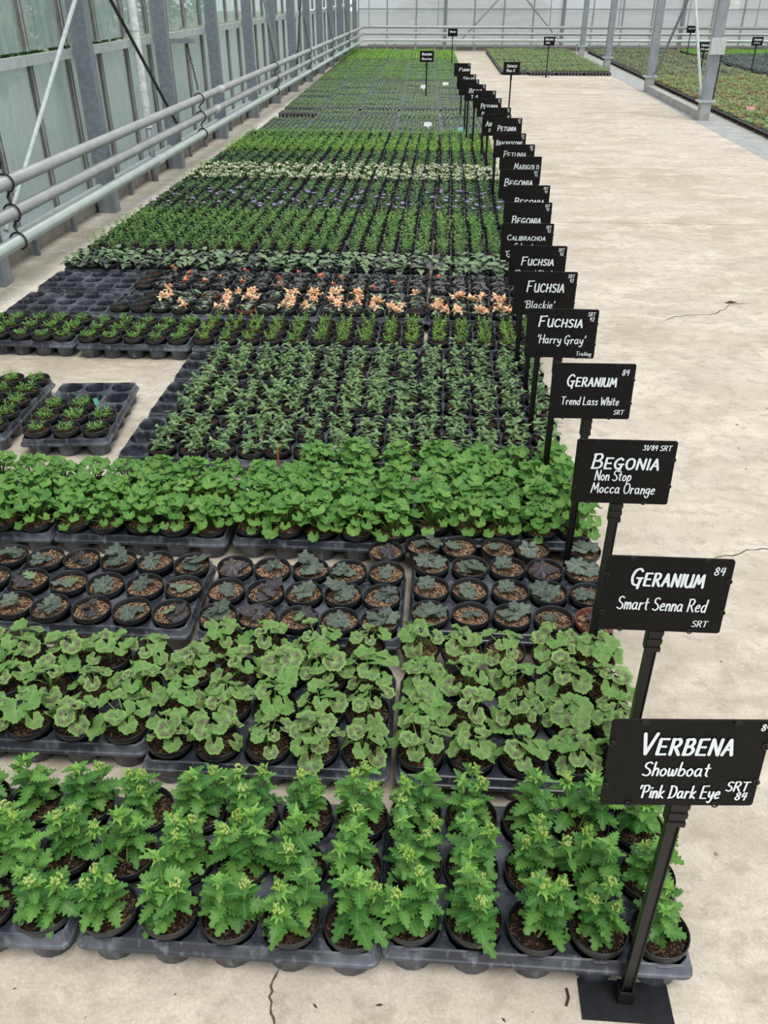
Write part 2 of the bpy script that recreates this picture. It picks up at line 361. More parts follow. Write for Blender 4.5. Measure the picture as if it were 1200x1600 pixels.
pipe(PZ[2], .036, 'pipe_green', 9.25, True, 'lowest pale green heating pipe along the glazed side wall', .04, (7.4, 10.4, 15))
mb = MB(); mb.tube([(-2.3, YB + .02, .15), (9.4, YB + .02, .15)], .02, 8)
lp = link('floor_pipe', mb.mesh('floor_pipe', M['pipe_grey'], True)); tag(lp, 'thin low pipe on short legs along the foot of the back wall', 'pipe')
x = -2.1
while x < 9.3:
    mb = MB(); mb.tube([(x, YB + .02, 0), (x, YB + .02, .15)], .014, 6); mb.tube([(x - .03, YB + .02, .16), (x + .03, YB + .02, .19)], .012, 6); link('leg', mb.mesh('leg', M['pipe_grey']), lp); x += .56
# hangers: chain, hooks
def torus_link(mb, c, ax, L, w, r):
    pts = []
    for k in range(12):
        a = 2 * PI * k / 12; pts.append(Vector((math.cos(a) * w, 0, math.sin(a) * L)) if ax else Vector((0, math.cos(a) * w, math.sin(a) * L)))
    pts = [p + Vector(c) for p in pts]; pts.append(pts[0]); mb.tube(pts, r, 5, caps=False)
for i, (y, zt) in enumerate(((4.75, 2.2), (8.96, 1.085), (13.1, 1.09), (16.4, 1.09), (19.6, 1.09), (22.8, 1.09))):
    e = MB(); z = PZ[0] + .09; k = 0
    while z < zt: torus_link(e, (XP - .005 - (zt < 2) * .16 * max(0, (z - .7)) , y, z), k % 2, .017, .008, .0035); z += .026; k += 1
    h = link('pipe_hanger', e.mesh('chain', M['chain']))
    tag(h, f'dark chain hanger with three hooks holding the heating pipes, {ordn(i + 1)} from the near end', 'hanger', 'hangers along the heating pipes')
    for j, z in enumerate(PZ):
        hk = MB(); pts = [(XP + .048 * math.cos(a), y, z + .048 * math.sin(a)) for a in [math.radians(200 - 20 * q) for q in range(15)]]
        hk.tube(pts, .006, 6)
        if j < 2: hk.tube([(XP + .01, y, z - .05), (XP - .01, y + .008, z - .075), (XP + .008, y, z - .105)], .007, 6)
        link('hook', hk.mesh('hook', M['chain']), h)
    if i == 1: b = MB(); b.box(XW + .07, XP + .02, y - .03, y + .03, 1.06, 1.10); link('bracket', b.mesh('bracket', M['steel']), h)

# back wall: kerb, polythene, uprights
YW = 27.3
mb = MB(); mb.box(-2.9, 14, YW - .03, YW + .12, -.02, .09); wb = structure(link('wall_back', mb.mesh('back_kerb', M['rubber'])))
x = -2.6; k = 0
while x < 13.5:
    mb = MB(); mb.box(x + .012, x + .80, -.002, .002, .09, 1.0); mb.box(x + .012, x + .80, -.002, .002, 1.03, GH)
    link('sheet', mb.mesh('sheet', M['poly']), wb, loc=(0, YW, 0))
    main = k % 4 == 3
    mb = MB(); w = .045 if main else .016; mb.box(-w, w, -.1 if main else -.04, -.005, 0, GH)
    link('upright', mb.mesh('upright', M['post'] if main else M['steel']), wb, loc=(x + .005, YW, 0)); x += .815; k += 1
mb = MB(); mb.box(-2.6, 13.6, YW - .05, YW - .01, 1.0, 1.03); link('rail', mb.mesh('rail', M['steel']), wb)
mb = MB(); mb.box(-2.6, 13.6, YW - .04, YW - .01, .09, .12); link('rail', mb.mesh('rail', M['steel']), wb)
mb = MB(); mb.box(13.5, 13.51, -3, 27.3, 0, GH); structure(link('wall_right', mb.mesh('wall_right', M['poly'])))
for x in (-2.25, -.35, .65, 2.7, 4.55, 6.4, 8.2):
    mb = MB(); mb.tube([(0, 0, PZ[0]), (0, 0, 3.4)], .012, 6); link('hanger_rod', mb.mesh('hanger_rod', M['steel']), wb, loc=(x, YB, 0))
for (a, b, t) in (((.28, 27.05, .25), (2.3, 27.05, 2.25), 'rising to the rightmost rails'), ((3.1, 27.05, .2), (1.1, 27.05, 2.2), 'falling towards the bare post')):
    rod('brace', a, b, .022, M['steel'], 'grey diagonal brace before the back wall, ' + ('foot by the end of the walkway' if a[0] < 1 else 'foot behind the middle plant bed'))
# columns between the bays
CX = 3.42
colY = (12.62, 16.3, 20.9, 25.1)
for i, y in enumerate(colY):
    mb = MB(); mb.box(-.06, .06, -.075, .075, 0.24, 3.6); mb.box(-.02, .02, .075, .09, .24, 3.6)
    c = link('column', mb.mesh('column', M['steel']), loc=(CX, y, 0)); tag(c, f'grey steel roof column between the bays, {ordn(i + 1)} from the near end', 'column', 'columns between the bays'); c['kind'] = 'structure'
    f = MB(); f.box(-.065, .065, -.08, .08, 0, .22); link('foot', f.mesh('foot', M['curb_grey']), c)
    f = MB(); f.box(-.11, .11, -.1, .1, .22, .245); link('flange', f.mesh('flange', M['steel_light']), c)
    if i == 0:
        f = MB(); f.tube([(.075, -.05, .25), (.085, -.05, .75), (.068, -.05, .9)], .009, 6); link('cable', f.mesh('cable', M['chain']), c)
mb = MB(); mb.box(-.09, .09, -.135, -.08, .78, .97); tag(link('switch_box', mb.mesh('switch_box', M['box']), loc=(CX, colY[0], 0)), 'pale grey enclosure fixed to the nearest bay column', 'box')
mb = MB(); mb.box(.0, .12, -.03, .0, 1.28, 1.75); tag(link('notice_board', mb.mesh('notice_board', M['card']), loc=(CX + .07, colY[0], 0)), 'pale cream board strapped beside the nearest bay column', 'board')
mb = MB(); mb.box(-.05, .05, colY[0] + .09, colY[1] - .09, 0, .10); structure(link('trim_1', mb.mesh('ground_beam', M['curb_grey']), loc=(CX, 0, 0)))
rod('brace', (CX - .04, colY[0] + .12, .28), (CX - .04, 14.8, 2.2), .02, M['steel_light'], 'bright steel brace rising from the nearest bay column foot')
rod('brace', (CX + .05, colY[1] - .1, .28), (CX + .05, 13.6, 2.2), .02, M['post'], 'dark steel brace rising from the second bay column foot')

# outside: ground, sheds, trees seen through glass and polythene
mb = MB(); mb.box(-60, 60, -30, 90, -.35, -.3); structure(link('ground', mb.mesh('ground', M['outground'])))
def shed(x0, x1, y0, y1, h, mat, label, roofm):
    mb = MB(); mb.box(x0, x1, y0, y1, -.3, h); s = link('building', mb.mesh('building', M[mat])); tag(s, label, 'building')
    r = MB(); cx = (x0 + x1) / 2; r.add([(x0 - .3, y0 - .3, h), (x1 + .3, y0 - .3, h), (x1 + .3, y1 + .3, h), (x0 - .3, y1 + .3, h), (cx, y0 - .3, h + 1.3), (cx, y1 + .3, h + 1.3)], [(0, 1, 4), (1, 2, 5, 4), (2, 3, 5), (3, 0, 4, 5), (3, 2, 1, 0)])
    link('roof', r.mesh('roof', M[roofm]), s)
    d = MB(); d.box(x0 + .5, x0 + 1.4, y0 - .05, y0, -.3, 1.8); link('door', d.mesh('door', M['post']), s)
shed(-9.5, -7.2, 1.5, 7.2, 3.5, 'render_white', 'white rendered building blurred beyond the glazed side wall', 'post')
shed(-1.5, 3.2, 33, 37, .9, 'brick', 'low brown shed blurred behind the back wall polythene', 'brick')
shed(7, 12, 36, 42, 1.6, 'brick', 'distant brown building behind the polythene at the bay columns', 'brick')
def blob_crown(mb, c, rx, rz, n, ls):
    for _ in range(n):
        th = U(0, 2 * PI); ph = math.acos(U(-.9, 1)); q = U(.55, 1.05)
        p = Vector((c[0] + rx * q * math.sin(ph) * math.cos(th), c[1] + rx * q * math.sin(ph) * math.sin(th), c[2] + rz * q * math.cos(ph)))
        e = Euler((U(-1, 1), U(-1, 1), U(0, 6.3))).to_matrix(); l = ls * U(.6, 1.3)
        mb.add([p + e @ Vector((-l * .35, 0, 0)), p + e @ Vector((0, -l * .2, l * .1)), p + e @ Vector((l * .4, 0, 0)), p + e @ Vector((0, l, 0))], [(0, 1, 2, 3)])
M['oleaf'] = leafmat('outside_leaf', (.07, .18, .05), (.16, .30, .09), rough=.6)
M['oleaf2'] = leafmat('outside_leaf_yellow', (.30, .42, .06), (.38, .46, .10), rough=.6)
M['barkm'] = simple('tree_bark', (.12, .09, .06), .9)
for i, (x, y, rx, h, yel, lab) in enumerate(((-4.1, 7.2, .75, 1.25, 0, 'leafy shrub outside the glass by the second and third wall posts'), (-4.2, 9.8, .9, 1.5, 0, 'broad green shrub outside the glass beyond the downpipe'),
        (-5.5, 13, 1.2, 1.9, 0, 'tall shrub outside the glass by the fifth wall post'), (-4.3, 5.6, .55, 1.2, 0, 'low dark shrub outside the nearest glass'), (-5.5, 17.5, 1.3, 1.9, 0, 'far shrub outside the glass by the eighth wall post'),
        (2.35, 31.5, .55, .65, 1, 'yellow-green bush behind the back wall, opposite the braces'), (-1.2, 31.5, .7, .6, 1, 'pale green bush behind the back wall near the pipe corner'))):
    mb = MB(); blob_crown(mb, (0, 0, h), rx, rx * .9, 1500, .13)
    t = MB(); t.tube([(0, 0, -.3), (.03, 0, h * .5), (0, .03, h)], [.05, .04, .02], 7)
    s = link('shrub', t.mesh('trunk', M['barkm']), loc=(x, y, 0)); tag(s, lab, 'shrub')
    link('foliage', mb.mesh('foliage', M['oleaf2' if yel else 'oleaf']), s)

# ------------------------------------------------------------ trays and pots
TW, TD, PP = .545, .332, .1085            # tray width, depth, pot pitch
CELLX = [(i - 2) * PP for i in range(5)]; CELLY = [.0545 + .1100 * j for j in range(3)]
def tray_mesh(name, nseg=16, mats=('tray',)):
    """fifteen-cell carrier: deck with holes, cups to the floor, stepped skirt and lip"""
    mb = MB(); zt = .073; hx = TW / 2
    xs = [-hx + .012] + [(CELLX[i] + CELLX[i + 1]) / 2 for i in range(4)] + [hx - .012]
    ysb = [.012, (CELLY[0] + CELLY[1]) / 2, (CELLY[1] + CELLY[2]) / 2, TD - .012]
    for j in range(3):
        for i in range(5):
            cx, cy = CELLX[i], CELLY[j]; v = []
            for k in range(nseg):
                a = 2 * PI * (k + .5) / nseg; dx, dy = math.cos(a), math.sin(a)
                tx = ((xs[i + 1] - cx) if dx > 0 else (xs[i] - cx)) / dx; ty = ((ysb[j + 1] - cy) if dy > 0 else (ysb[j] - cy)) / dy
                t = min(tx, ty); v.append((cx + dx * t, cy + dy * t, zt + .003))
            # corners
            for (r, z) in ((.0500, zt + .001), (.0480, zt - .006), (.0465, .045), (.0435, .003)):
                for k in range(nseg): a = 2 * PI * (k + .5) / nseg; v.append((cx + r * math.cos(a), cy + r * math.sin(a), z))
            fs = []
            for q in range(4):
                for k in range(nseg): a = q * nseg + k; b = q * nseg + (k + 1) % nseg; fs.append((a, b, b + nseg, a + nseg))
            fs.append(tuple(4 * nseg + k for k in range(nseg)))
            b0 = mb.add(v, fs)
            for (qx, qy) in ((0, 0), (1, 0), (0, 1), (1, 1)):          # close the square corners
                X, Y = xs[i + qx], ysb[j + qy]; best = sorted(range(nseg), key=lambda k: (v[k][0] - X) ** 2 + (v[k][1] - Y) ** 2)[:2]
                mb.add([v[best[0]], v[best[1]], (X, Y, zt + .003)], [(0, 1, 2)])
    def ring(off, z, c=.018):
        x0, x1, y0, y1 = -hx + off, hx - off, off, TD - off; p = []
        for (cx, cy, a0) in ((x1 - c, y1 - c, 0), (x0 + c, y1 - c, 90), (x0 + c, y0 + c, 180), (x1 - c, y0 + c, 270)):
            for k in range(4): a = math.radians(a0 + 30 * k); p.append((cx + c * math.cos(a), cy + c * math.sin(a), z))
        return p
    prof = [(.012, zt + .003), (.009, zt + .001), (.0065, .063), (.0055, .060), (.004, .057), (.001, .055), (.0, .050), (.001, .0475)]
    rs = [ring(o, z) for o, z in prof]; v = [p for r in rs for p in r]; n = 16; fs = []
    for q in range(len(prof) - 1):
        for k in range(n): a = q * n + k; b = q * n + (k + 1) % n; fs.append((a, a + n, b + n, b))
    mb.add(v, fs)
    return mb.mesh(name, [M[m] for m in mats])
TRAY = tray_mesh('tray'); TRAYL = tray_mesh('tray_far', 8)
def pot_mesh(n, mat, name):
    mb = MB(); mb.lathe([(.0, .005), (.036, .005), (.0365, .006), (.0455, .074), (.0505, .078), (.0518, .083), (.0518, .092), (.0508, .094), (.0492, .092), (.0475, .080), (.0465, .074)], n)
    return mb.mesh(name, M[mat], n > 12)
POT = pot_mesh(28, 'pot', 'pot'); POTL = pot_mesh(12, 'pot', 'pot_far'); POTT = pot_mesh(20, 'terracotta', 'pot_brown')
def soil_mesh(name, mat, n=20, chips=50, chipmat=None):
    mb = MB(); v = [(0, 0, .081)]; fs = []
    for r in (.012, .024, .036, .0465):
        for k in range(n): a = 2 * PI * k / n; v.append((r * math.cos(a), r * math.sin(a), .079 + (U(-.0025, .0025) if r < .045 else -.001)))
    fs += [(0, 1 + k, 1 + (k + 1) % n) for k in range(n)]
    for q in range(3):
        for k in range(n): a = 1 + q * n + k; b = 1 + q * n + (k + 1) % n; fs.append((a, a + n, b + n, b))
    mb.add(v, fs)
    for _ in range(chips):
        r = .044 * math.sqrt(R()); a = U(0, 6.3); e = Euler((U(-.5, .5), U(-.5, .5), U(0, 6.3))).to_matrix(); l = U(.002, .006); w = l * U(.2, .5)
        c = Vector((r * math.cos(a), r * math.sin(a), .0815 + U(0, .002)))
        mb.add([c + e @ Vector((-l, -w, 0)), c + e @ Vector((l, -w * .6, 0)), c + e @ Vector((l, w, 0)), c + e @ Vector((-l * .8, w, 0))], [(0, 1, 2, 3)], 1 + (_ % 2))
    return mb.mesh(name, [M[mat], M['chip1' if mat == 'bark' else 'chip3'], M['chip2']])
M['chip1'] = simple('bark_chip', (.40, .26, .15), .9, var=.6, scale=90); M['chip2'] = simple('dark_chip', (.07, .04, .026), .9)
M['chip3'] = simple('peat_fibre', (.14, .085, .05), .9, var=.6, scale=90)
SOIL = [soil_mesh('compost', 'soil', 20, 45) for _ in range(3)]; BARK = [soil_mesh('bark', 'bark', 20, 110) for _ in range(4)]
SOILL = [soil_mesh('compost_far', 'soil', 8, 6)]; BARKL = [soil_mesh('bark_far', 'bark', 8, 8)]

# ------------------------------------------------------------ leaves
def strip_leaf(mb, L, Wd, st=5, teeth=0, fold=.25, droop=.35, mat=None, tone=0.0, wprof=None, cup=0, mi=0, curl=0.0):
    """leaf along +Y, upper side +Z; three vertices per station"""
    vs = []; at = []
    n = st if not teeth else teeth * 2
    for i in range(n + 1):
        t = i / n
        w = (wprof(t) if wprof else math.sin(PI * min(1, t * 1.02) ** .75) * (1 - .15 * t)) * Wd
        y = L * t; yo = y
        if teeth and 0 < i < n:
            if i % 2: w *= 1.16; yo = y + L * .045
            else: w *= .66; yo = y - L * .03
        if i == n: w = Wd * .02
        if i == 0: w = Wd * .05
        z = -droop * L * t * t + curl * math.sin(t * 7) * L * .04
        vs += [(-w, yo, z + fold * w), (0, y, z), (w, yo, z + fold * w)]
        at += [(t, 1), (t, 0), (t, 1)]
    fs = []
    for i in range(n):
        a = 3 * i; fs += [(a, a + 1, a + 4, a + 3), (a + 1, a + 2, a + 5, a + 4)]
    if mat is not None: vs = [mat @ Vector(v) for v in vs]
    mb.add(vs, fs, mi)
    mb.at.setdefault('vein', []).extend(a[1] * .5 for a in at); mb.at.setdefault('rad', []).extend(a[1] for a in at)
    mb.at.setdefault('tone', []).extend([tone] * len(vs))
def pad_attrs(mb):
    for k in ('vein', 'rad', 'tone'):
        a = mb.at.setdefault(k, []); a += [(.5 if k == 'rad' else 1.0 if k == 'vein' else .3)] * (len(mb.v) - len(a))
def round_leaf(mb, Rr, lobes=7, seg=35, notch=24, cup=.25, wave=.09, mat=None, tone=0.0, scal=.05, lobe=.07, pointed=0):
    a0 = math.radians(notch); vs = [(0, 0, 0)]; rad = [0]; vein = [0.0]; rings = (.3, .62, .86, 1.0)
    ph = U(0, 6); w5 = random.choice((2, 3, 4))
    for r in rings:
        for k in range(seg + 1):
            th = a0 + (2 * PI - 2 * a0) * k / seg; u = k / seg * lobes
            q = 1 + lobe * math.cos(2 * PI * (u - .5)) * r + (scal * math.cos(2 * PI * u * 3) if r > .95 else 0)
            if pointed: q *= 1 + pointed * max(0, math.cos(th - PI)) ** 3
            rr = Rr * r * q; z = Rr * (cup * r * r + wave * r * r * math.sin(w5 * th + ph)) + Rr * .05 * r * math.cos(2 * PI * (u - .5))
            vs.append((rr * math.sin(th), -rr * math.cos(th), z)); rad.append(r); fr = abs((u % 1) - .5); vein.append(fr * 1.0 * r + .02)
    fs = [(0, 1 + k, 2 + k) for k in range(seg)]; n = seg + 1
    for q in range(len(rings) - 1):
        for k in range(seg): a = 1 + q * n + k; fs.append((a, a + n, a + n + 1, a + 1))
    if mat is not None: vs = [mat @ Vector(v) for v in vs]
    mb.add(vs, fs)
    mb.at.setdefault('vein', []).extend(vein); mb.at.setdefault('rad', []).extend(rad); mb.at.setdefault('tone', []).extend([tone] * len(vs))
def aim(p, az, el, roll=0.0, s=1.0):
    """matrix: +Y points along azimuth az raised el; +Z up side"""
    return Matrix.Translation(p) @ Matrix.Rotation(az - PI / 2, 4, 'Z') @ Matrix.Rotation(el, 4, 'X') @ Matrix.Rotation(roll, 4, 'Y') @ Matrix.Scale(s, 4)
M['verb_leaf'] = leafmat('verbena_leaf', (.050, .165, .035), (.15, .33, .065), vein=(.22, .40, .12), rough=.42)
M['verb_tip'] = leafmat('verbena_tip', (.16, .36, .06), (.25, .46, .10), rough=.5)
M['verb_bud'] = leafmat('verbena_bud', (.36, .54, .10), (.54, .64, .22), rough=.6)
M['ger_leaf'] = leafmat('zoned_leaf', (.15, .315, .075), (.25, .42, .12), vein=(.24, .39, .14), zone=(.115, .105, .075), rough=.48)
M['ger2_leaf'] = leafmat('geranium_leaf', (.075, .21, .04), (.18, .36, .075), vein=(.26, .44, .14), rough=.45)
M['mocca_leaf'] = leafmat('mocca_leaf', (.06, .078, .068), (.13, .165, .125), vein=(.24, .30, .2), rough=.38, transl=.08)
M['mocca_dark'] = leafmat('mocca_dark_leaf', (.040, .034, .042), (.065, .06, .062), vein=(.14, .12, .12), rough=.35, transl=.05)
M['mocca_green'] = leafmat('mocca_green_leaf', (.13, .22, .09), (.20, .30, .14), vein=(.32, .45, .22), rough=.45)
M['fuch'] = leafmat('fuchsia_leaf', (.10, .215, .07), (.26, .40, .17), vein=(.26, .36, .19), rough=.42, spec=.4)
M['lob'] = leafmat('narrow_leaf', (.13, .30, .065), (.22, .42, .10), rough=.45)
M['lob_y'] = leafmat('narrow_leaf_yellow', (.27, .46, .06), (.33, .52, .09), rough=.45)
M['dkbeg'] = leafmat('dark_begonia_leaf', (.05, .058, .054), (.14, .15, .13), vein=(.14, .10, .09), rough=.35, transl=.05)
M['bigbeg'] = leafmat('big_begonia_leaf', (.12, .20, .10), (.28, .39, .22), vein=(.26, .3, .2), rough=.42, transl=.12)
M['cali'] = leafmat('bright_small_leaf', (.12, .28, .07), (.25, .43, .14), rough=.45)
M['dark_small'] = leafmat('dark_small_leaf', (.09, .20, .075), (.17, .29, .12), rough=.45)
M['lime'] = leafmat('lime_leaf', (.21, .43, .06), (.36, .58, .11), rough=.45)
M['grey_small'] = leafmat('greygreen_leaf', (.18, .28, .14), (.33, .42, .25), rough=.5)
M['red_small'] = leafmat('reddish_leaf', (.32, .12, .09), (.58, .25, .15), rough=.5)
M['yel_small'] = leafmat('yellowgreen_leaf', (.40, .46, .15), (.62, .60, .25), rough=.5)
M['blue_small'] = leafmat('bluegrey_leaf', (.10, .13, .13), (.22, .27, .27), rough=.5)
M['cream'] = leafmat('cream_petal', (.60, .64, .44), (.78, .80, .62), rough=.6)
M['mauve'] = leafmat('mauve_petal', (.42, .32, .68), (.62, .50, .85), rough=.6)
M['peach'] = leafmat('peach_petal', (.88, .42, .26), (.95, .66, .46), rough=.5)
M['peach2'] = leafmat('pale_peach_petal', (.94, .72, .40), (.96, .84, .60), rough=.5)
M['redfl'] = leafmat('red_petal', (.75, .05, .035), (.90, .17, .04), rough=.5)

def leaf_variant(fn, n, name, mat):
    out = []
    for i in range(n):
        mb = MB(); fn(mb, i); pad_attrs(mb); out.append(mb.mesh(name, mat, True))
    return out
vl = leaf_variant(lambda mb, i: strip_leaf(mb, .041, .0130, teeth=6, fold=U(.1, .35), droop=U(.1, .55), curl=U(-1.2, 1.2),
     wprof=lambda t: (.12 if t < .12 else (math.sin(PI * t ** .85) ** .8) * .98 + .08) if t < 1 else 0), 7, 'verbena_leaf', M['verb_leaf'])
gl = leaf_variant(lambda mb, i: round_leaf(mb, .0235, 6, 36, 20, U(-.05, .35), U(.07, .2)), 8, 'geranium_leaf', M['ger_leaf'])
g2 = leaf_variant(lambda mb, i: round_leaf(mb, .0235, 7, 42, 22, U(-.05, .35), U(.10, .24), scal=.04, lobe=.05), 6, 'geranium_leaf', M['ger2_leaf'])
def beg_leaf(mb, i): round_leaf(mb, .019, 7, 42, 14, U(-.15, .12), U(.08, .15), scal=.05, lobe=.11, pointed=.22)
ml = leaf_variant(beg_leaf, 4, 'begonia_leaf', M['mocca_leaf']); mdk = leaf_variant(beg_leaf, 3, 'begonia_leaf', M['mocca_dark']); mgr = leaf_variant(beg_leaf, 2, 'begonia_leaf', M['mocca_green'])

# a plant design: list of ('part name', mesh, matrix) inside the pot; pot soil level z = .08
def verbena_design():
    parts = []; st = MB(); nb = random.choice((3, 4, 4, 5)); a0 = U(0, 6.3)
    for b in range(nb):
        az = a0 + 2 * PI * b / nb + U(-.4, .4); lean = U(.25, .75) if b else U(.05, .2); h = U(.066, .094) + (.022 if not b else 0)
        p = Vector((U(-.010, .010), U(-.010, .010), .078)); pts = [p.copy()]; nodes = 6
        for k in range(nodes):
            d = Vector((math.cos(az) * lean * (1 - k * .14), math.sin(az) * lean * (1 - k * .14), 1)).normalized()
            p = p + d * h / nodes; pts.append(p.copy())
            if k == 0 and R() < .4: continue
            for s in (0, 1):
                la = az + k * PI / 2 + s * PI + U(-.35, .35); sz = (1.04 - .10 * k) * U(.75, 1.1)
                parts.append(('leaf', random.choice(vl), aim(p, la, U(-.3, .35) + k * .13, U(-.35, .35), sz)))
        st.tube(pts, [.0022, .002, .0018, .0016, .0015, .0013, .0012][:len(pts)], 5)
        top = pts[-1] + Vector((0, 0, .004)); tips = MB(); buds = MB()
        for q in range(8): strip_leaf(tips, U(.009, .018), .0042, teeth=3, droop=.6, mat=aim(top - Vector((0, 0, .003)), q * .8 + U(0, .5), U(.1, 1.2)), tone=R())
        pad_attrs(tips); parts.append(('shoot_tip', tips.mesh('shoot_tip', M['verb_tip']), Matrix()))
        if R() < .5:
            for q in range(16):
                a = U(0, 6.3); e = math.acos(U(-.1, 1)); r = .0070; c = top + Vector((0, 0, .007)) + Vector((math.sin(e) * math.cos(a), math.sin(e) * math.sin(a), math.cos(e))) * r
                buds.lathe([(0.0001, -.002), (.0019, -.0005), (.0014, .002), (.0001, .003)], 5, mat=Matrix.Translation(c))
            buds.tube([top, top + Vector((0, 0, .006))], .0025, 5); pad_attrs(buds)
            parts.append(('flower_bud', buds.mesh('flower_bud', M['verb_bud']), Matrix()))
    pad_attrs(st); parts.append(('stem', st.mesh('stem', M['stem']), Matrix()))
    return parts
def geranium_design(leaves, n, rmax, zlo, zhi, s0, s1):
    parts = []; st = MB()
    for i in range(n):
        f = (i + .5) / n; a = i * 2.4 + U(-.3, .3); r = rmax * math.sqrt(f) * U(.8, 1.1); z = zhi - (zhi - zlo) * f * f + U(-.008, .008)
        p = Vector((r * math.cos(a), r * math.sin(a), .08 + z)); b = Vector((math.cos(a) * .006, math.sin(a) * .006, .082 + .02 * (1 - f)))
        st.tube([b, b.lerp(p, .5) + Vector((0, 0, .006)), p], [.0017, .0014, .0012], 5)
        parts.append(('leaf', random.choice(leaves), aim(p, a, -.15 - .5 * f + U(-.3, .4), U(-.4, .4), U(s0, s1))))
    st.tube([(0, 0, .076), (0, 0, .08 + zhi * .5)], [.004, .003], 6)
    pad_attrs(st); parts.append(('stem', st.mesh('stem', M['stem'], True), Matrix())); return parts
def mocca_design(i):
    parts = []; st = MB(); n = (2, 3, 2, 4, 1, 3, 2)[i % 7]; a0 = U(0, 6.3); ox, oy = U(-.012, .012), U(-.01, .01)
    pool = mdk if i % 5 == 3 else ml
    for k in range(n):
        a = a0 + 2 * PI * k / n + U(-.5, .5) if n > 1 else a0; r = U(.006, .018) * (1.2 if n > 3 else 1); p = Vector((ox + r * math.cos(a), oy + r * math.sin(a), U(.088, .104) + (.008 if n > 3 else 0)))
        st.tube([(ox, oy, .079), p], .0013, 5)
        parts.append(('leaf', random.choice(mgr if (k == 0 and i % 7 == 1) else pool), aim(p, a, U(-.5, .2), U(-.35, .35), U(.8, 1.45))))
    pad_attrs(st); parts.append(('stem', st.mesh('stem', M['redstem']), Matrix())); return parts
def bush(name, mat, nst, nodes, L, Wd, h, spread, whorl=2, droop=.4, st=4, el=(.0, .5), base_r=.01, fold=.25, alt=None, flower=None, h0=.0):
    """joined foliage of small leaves, too fine to pick apart"""
    mb = MB(); stems = []; fl = MB(); fls = []
    for b in range(nst):
        az = 2 * PI * b / nst + U(-.4, .4); p = Vector((math.cos(az) * base_r, math.sin(az) * base_r, .08)); hh = h * U(.75, 1.1)
        lean = spread * U(.5, 1.1) if nst > 1 else 0; pts = [p.copy()]
        for k in range(nodes):
            p = p + Vector((math.cos(az) * lean, math.sin(az) * lean, 1)).normalized() * hh / nodes; pts.append(p.copy())
            for s in range(whorl):
                la = az + k * PI / 2 + s * 2 * PI / whorl + U(-.35, .35); sz = (1.0 - .35 * k / nodes) * U(.75, 1.15)
                strip_leaf(mb, L * sz, Wd * sz, st=st, fold=fold, droop=droop * U(.5, 1.4), mat=aim(p, la, U(*el) + .5 * k / nodes, U(-.3, .3)), tone=R(), mi=1 if alt and R() < alt[1] else 0)
        stems.append(pts)
        if flower and R() < flower[2]:
            if isinstance(flower[0], list): f1 = MB(); flower[1](f1, pts[-1]); pad_attrs(f1); fls.append(('flower', f1.mesh('flower', flower[0]), Matrix()))
            else: flower[1](fl, pts[-1])
    for pts in stems: mb.tube([pts[0], pts[len(pts) // 2], pts[-1]], .0013, 4, 0)
    pad_attrs(mb); mats = [mat] + ([alt[0]] if alt else [])
    out = [('foliage', mb.mesh(name, mats, True), Matrix())]
    if fl.v: pad_attrs(fl); out.append(('blossom', fl.mesh(name + '_flower', flower[0]), Matrix()))
    return out + fls
def fl_daisy(r, n=6, up=.006):
    def f(mb, p):
        for q in range(n): strip_leaf(mb, r, r * .4, st=2, fold=.1, droop=.1, mat=aim(Vector(p) + Vector((0, 0, up)), q * 2 * PI / n + U(0, .5), U(0, .5)), tone=R())
    return f
def fl_hang(r, k=3):
    def f(mb, p):
        for j in range(k):
            c = Vector(p) + Vector((U(-.014, .014), U(-.014, .014), U(0, .02)))
            for q in range(4): strip_leaf(mb, r * U(.8, 1.25), r * .38, st=3, fold=.3, droop=-.2, mat=aim(c, q * 1.57 + U(0, .8), U(-.9, .9)), tone=R(), mi=int(R() < .45))
    return f
def fl_puff(r):
    def f(mb, p):
        for q in range(14): strip_leaf(mb, r * U(.5, 1), r * .35, st=2, mat=aim(Vector(p) + Vector((U(-r, r) * .5, U(-r, r) * .5, U(0, .006))), U(0, 6.3), U(0, 1.2)), tone=R())
    return f
D = {}
D['verbena'] = [verbena_design() for _ in range(9)]
D['senna'] = [geranium_design(gl, random.choice((8, 9, 10, 12)), .056, .018, .062, .62, 1.22) for _ in range(9)]
D['white'] = [geranium_design(g2, random.choice((23, 25, 28)), .066, .010, .098, .60, 1.04) for _ in range(8)]
D['mocca'] = [mocca_design(i) for i in range(14)]
D['fuchsia'] = [bush('fuchsia', M['fuch'], random.choice((3, 3, 4)), 4, .030, .0088, .058, .75, 3, .35, 4, (-.2, .5)) for _ in range(8)]
D['narrow'] = [bush('narrow', M['lob'], 5, 3, .022, .0032, .026, .9, 4, .2, 2, (.2, .9)) for _ in range(5)]
D['narrow_y'] = [bush('narrow_y', M['lob'], 4, 4, .020, .0034, .040, .5, 4, .2, 2, (.2, .9), alt=(M['lob_y'], .5)) for _ in range(4)]
D['peach'] = [bush('peach_begonia', M['dkbeg'], 3, 2, .032, .013, .024, 1.0, 3, .5, 3, (-.3, .4), flower=([M['peach'], M['peach2']], fl_hang(.021, 5), .38), alt=(M['bigbeg'], .35)) for _ in range(7)]
D['redbeg'] = [bush('dark_begonia', M['dkbeg'], 3, 2, .034, .014, .026, 1.0, 3, .5, 3, (-.3, .4), flower=([M['redfl'], M['peach']], fl_hang(.015, 3), .17)) for _ in range(6)]
D['bigbeg'] = [bush('big_begonia', M['bigbeg'], 3, 2, .054, .022, .034, 1.1, 2, .45, 4, (-.3, .5), alt=(M['dkbeg'], .2)) for _ in range(6)]
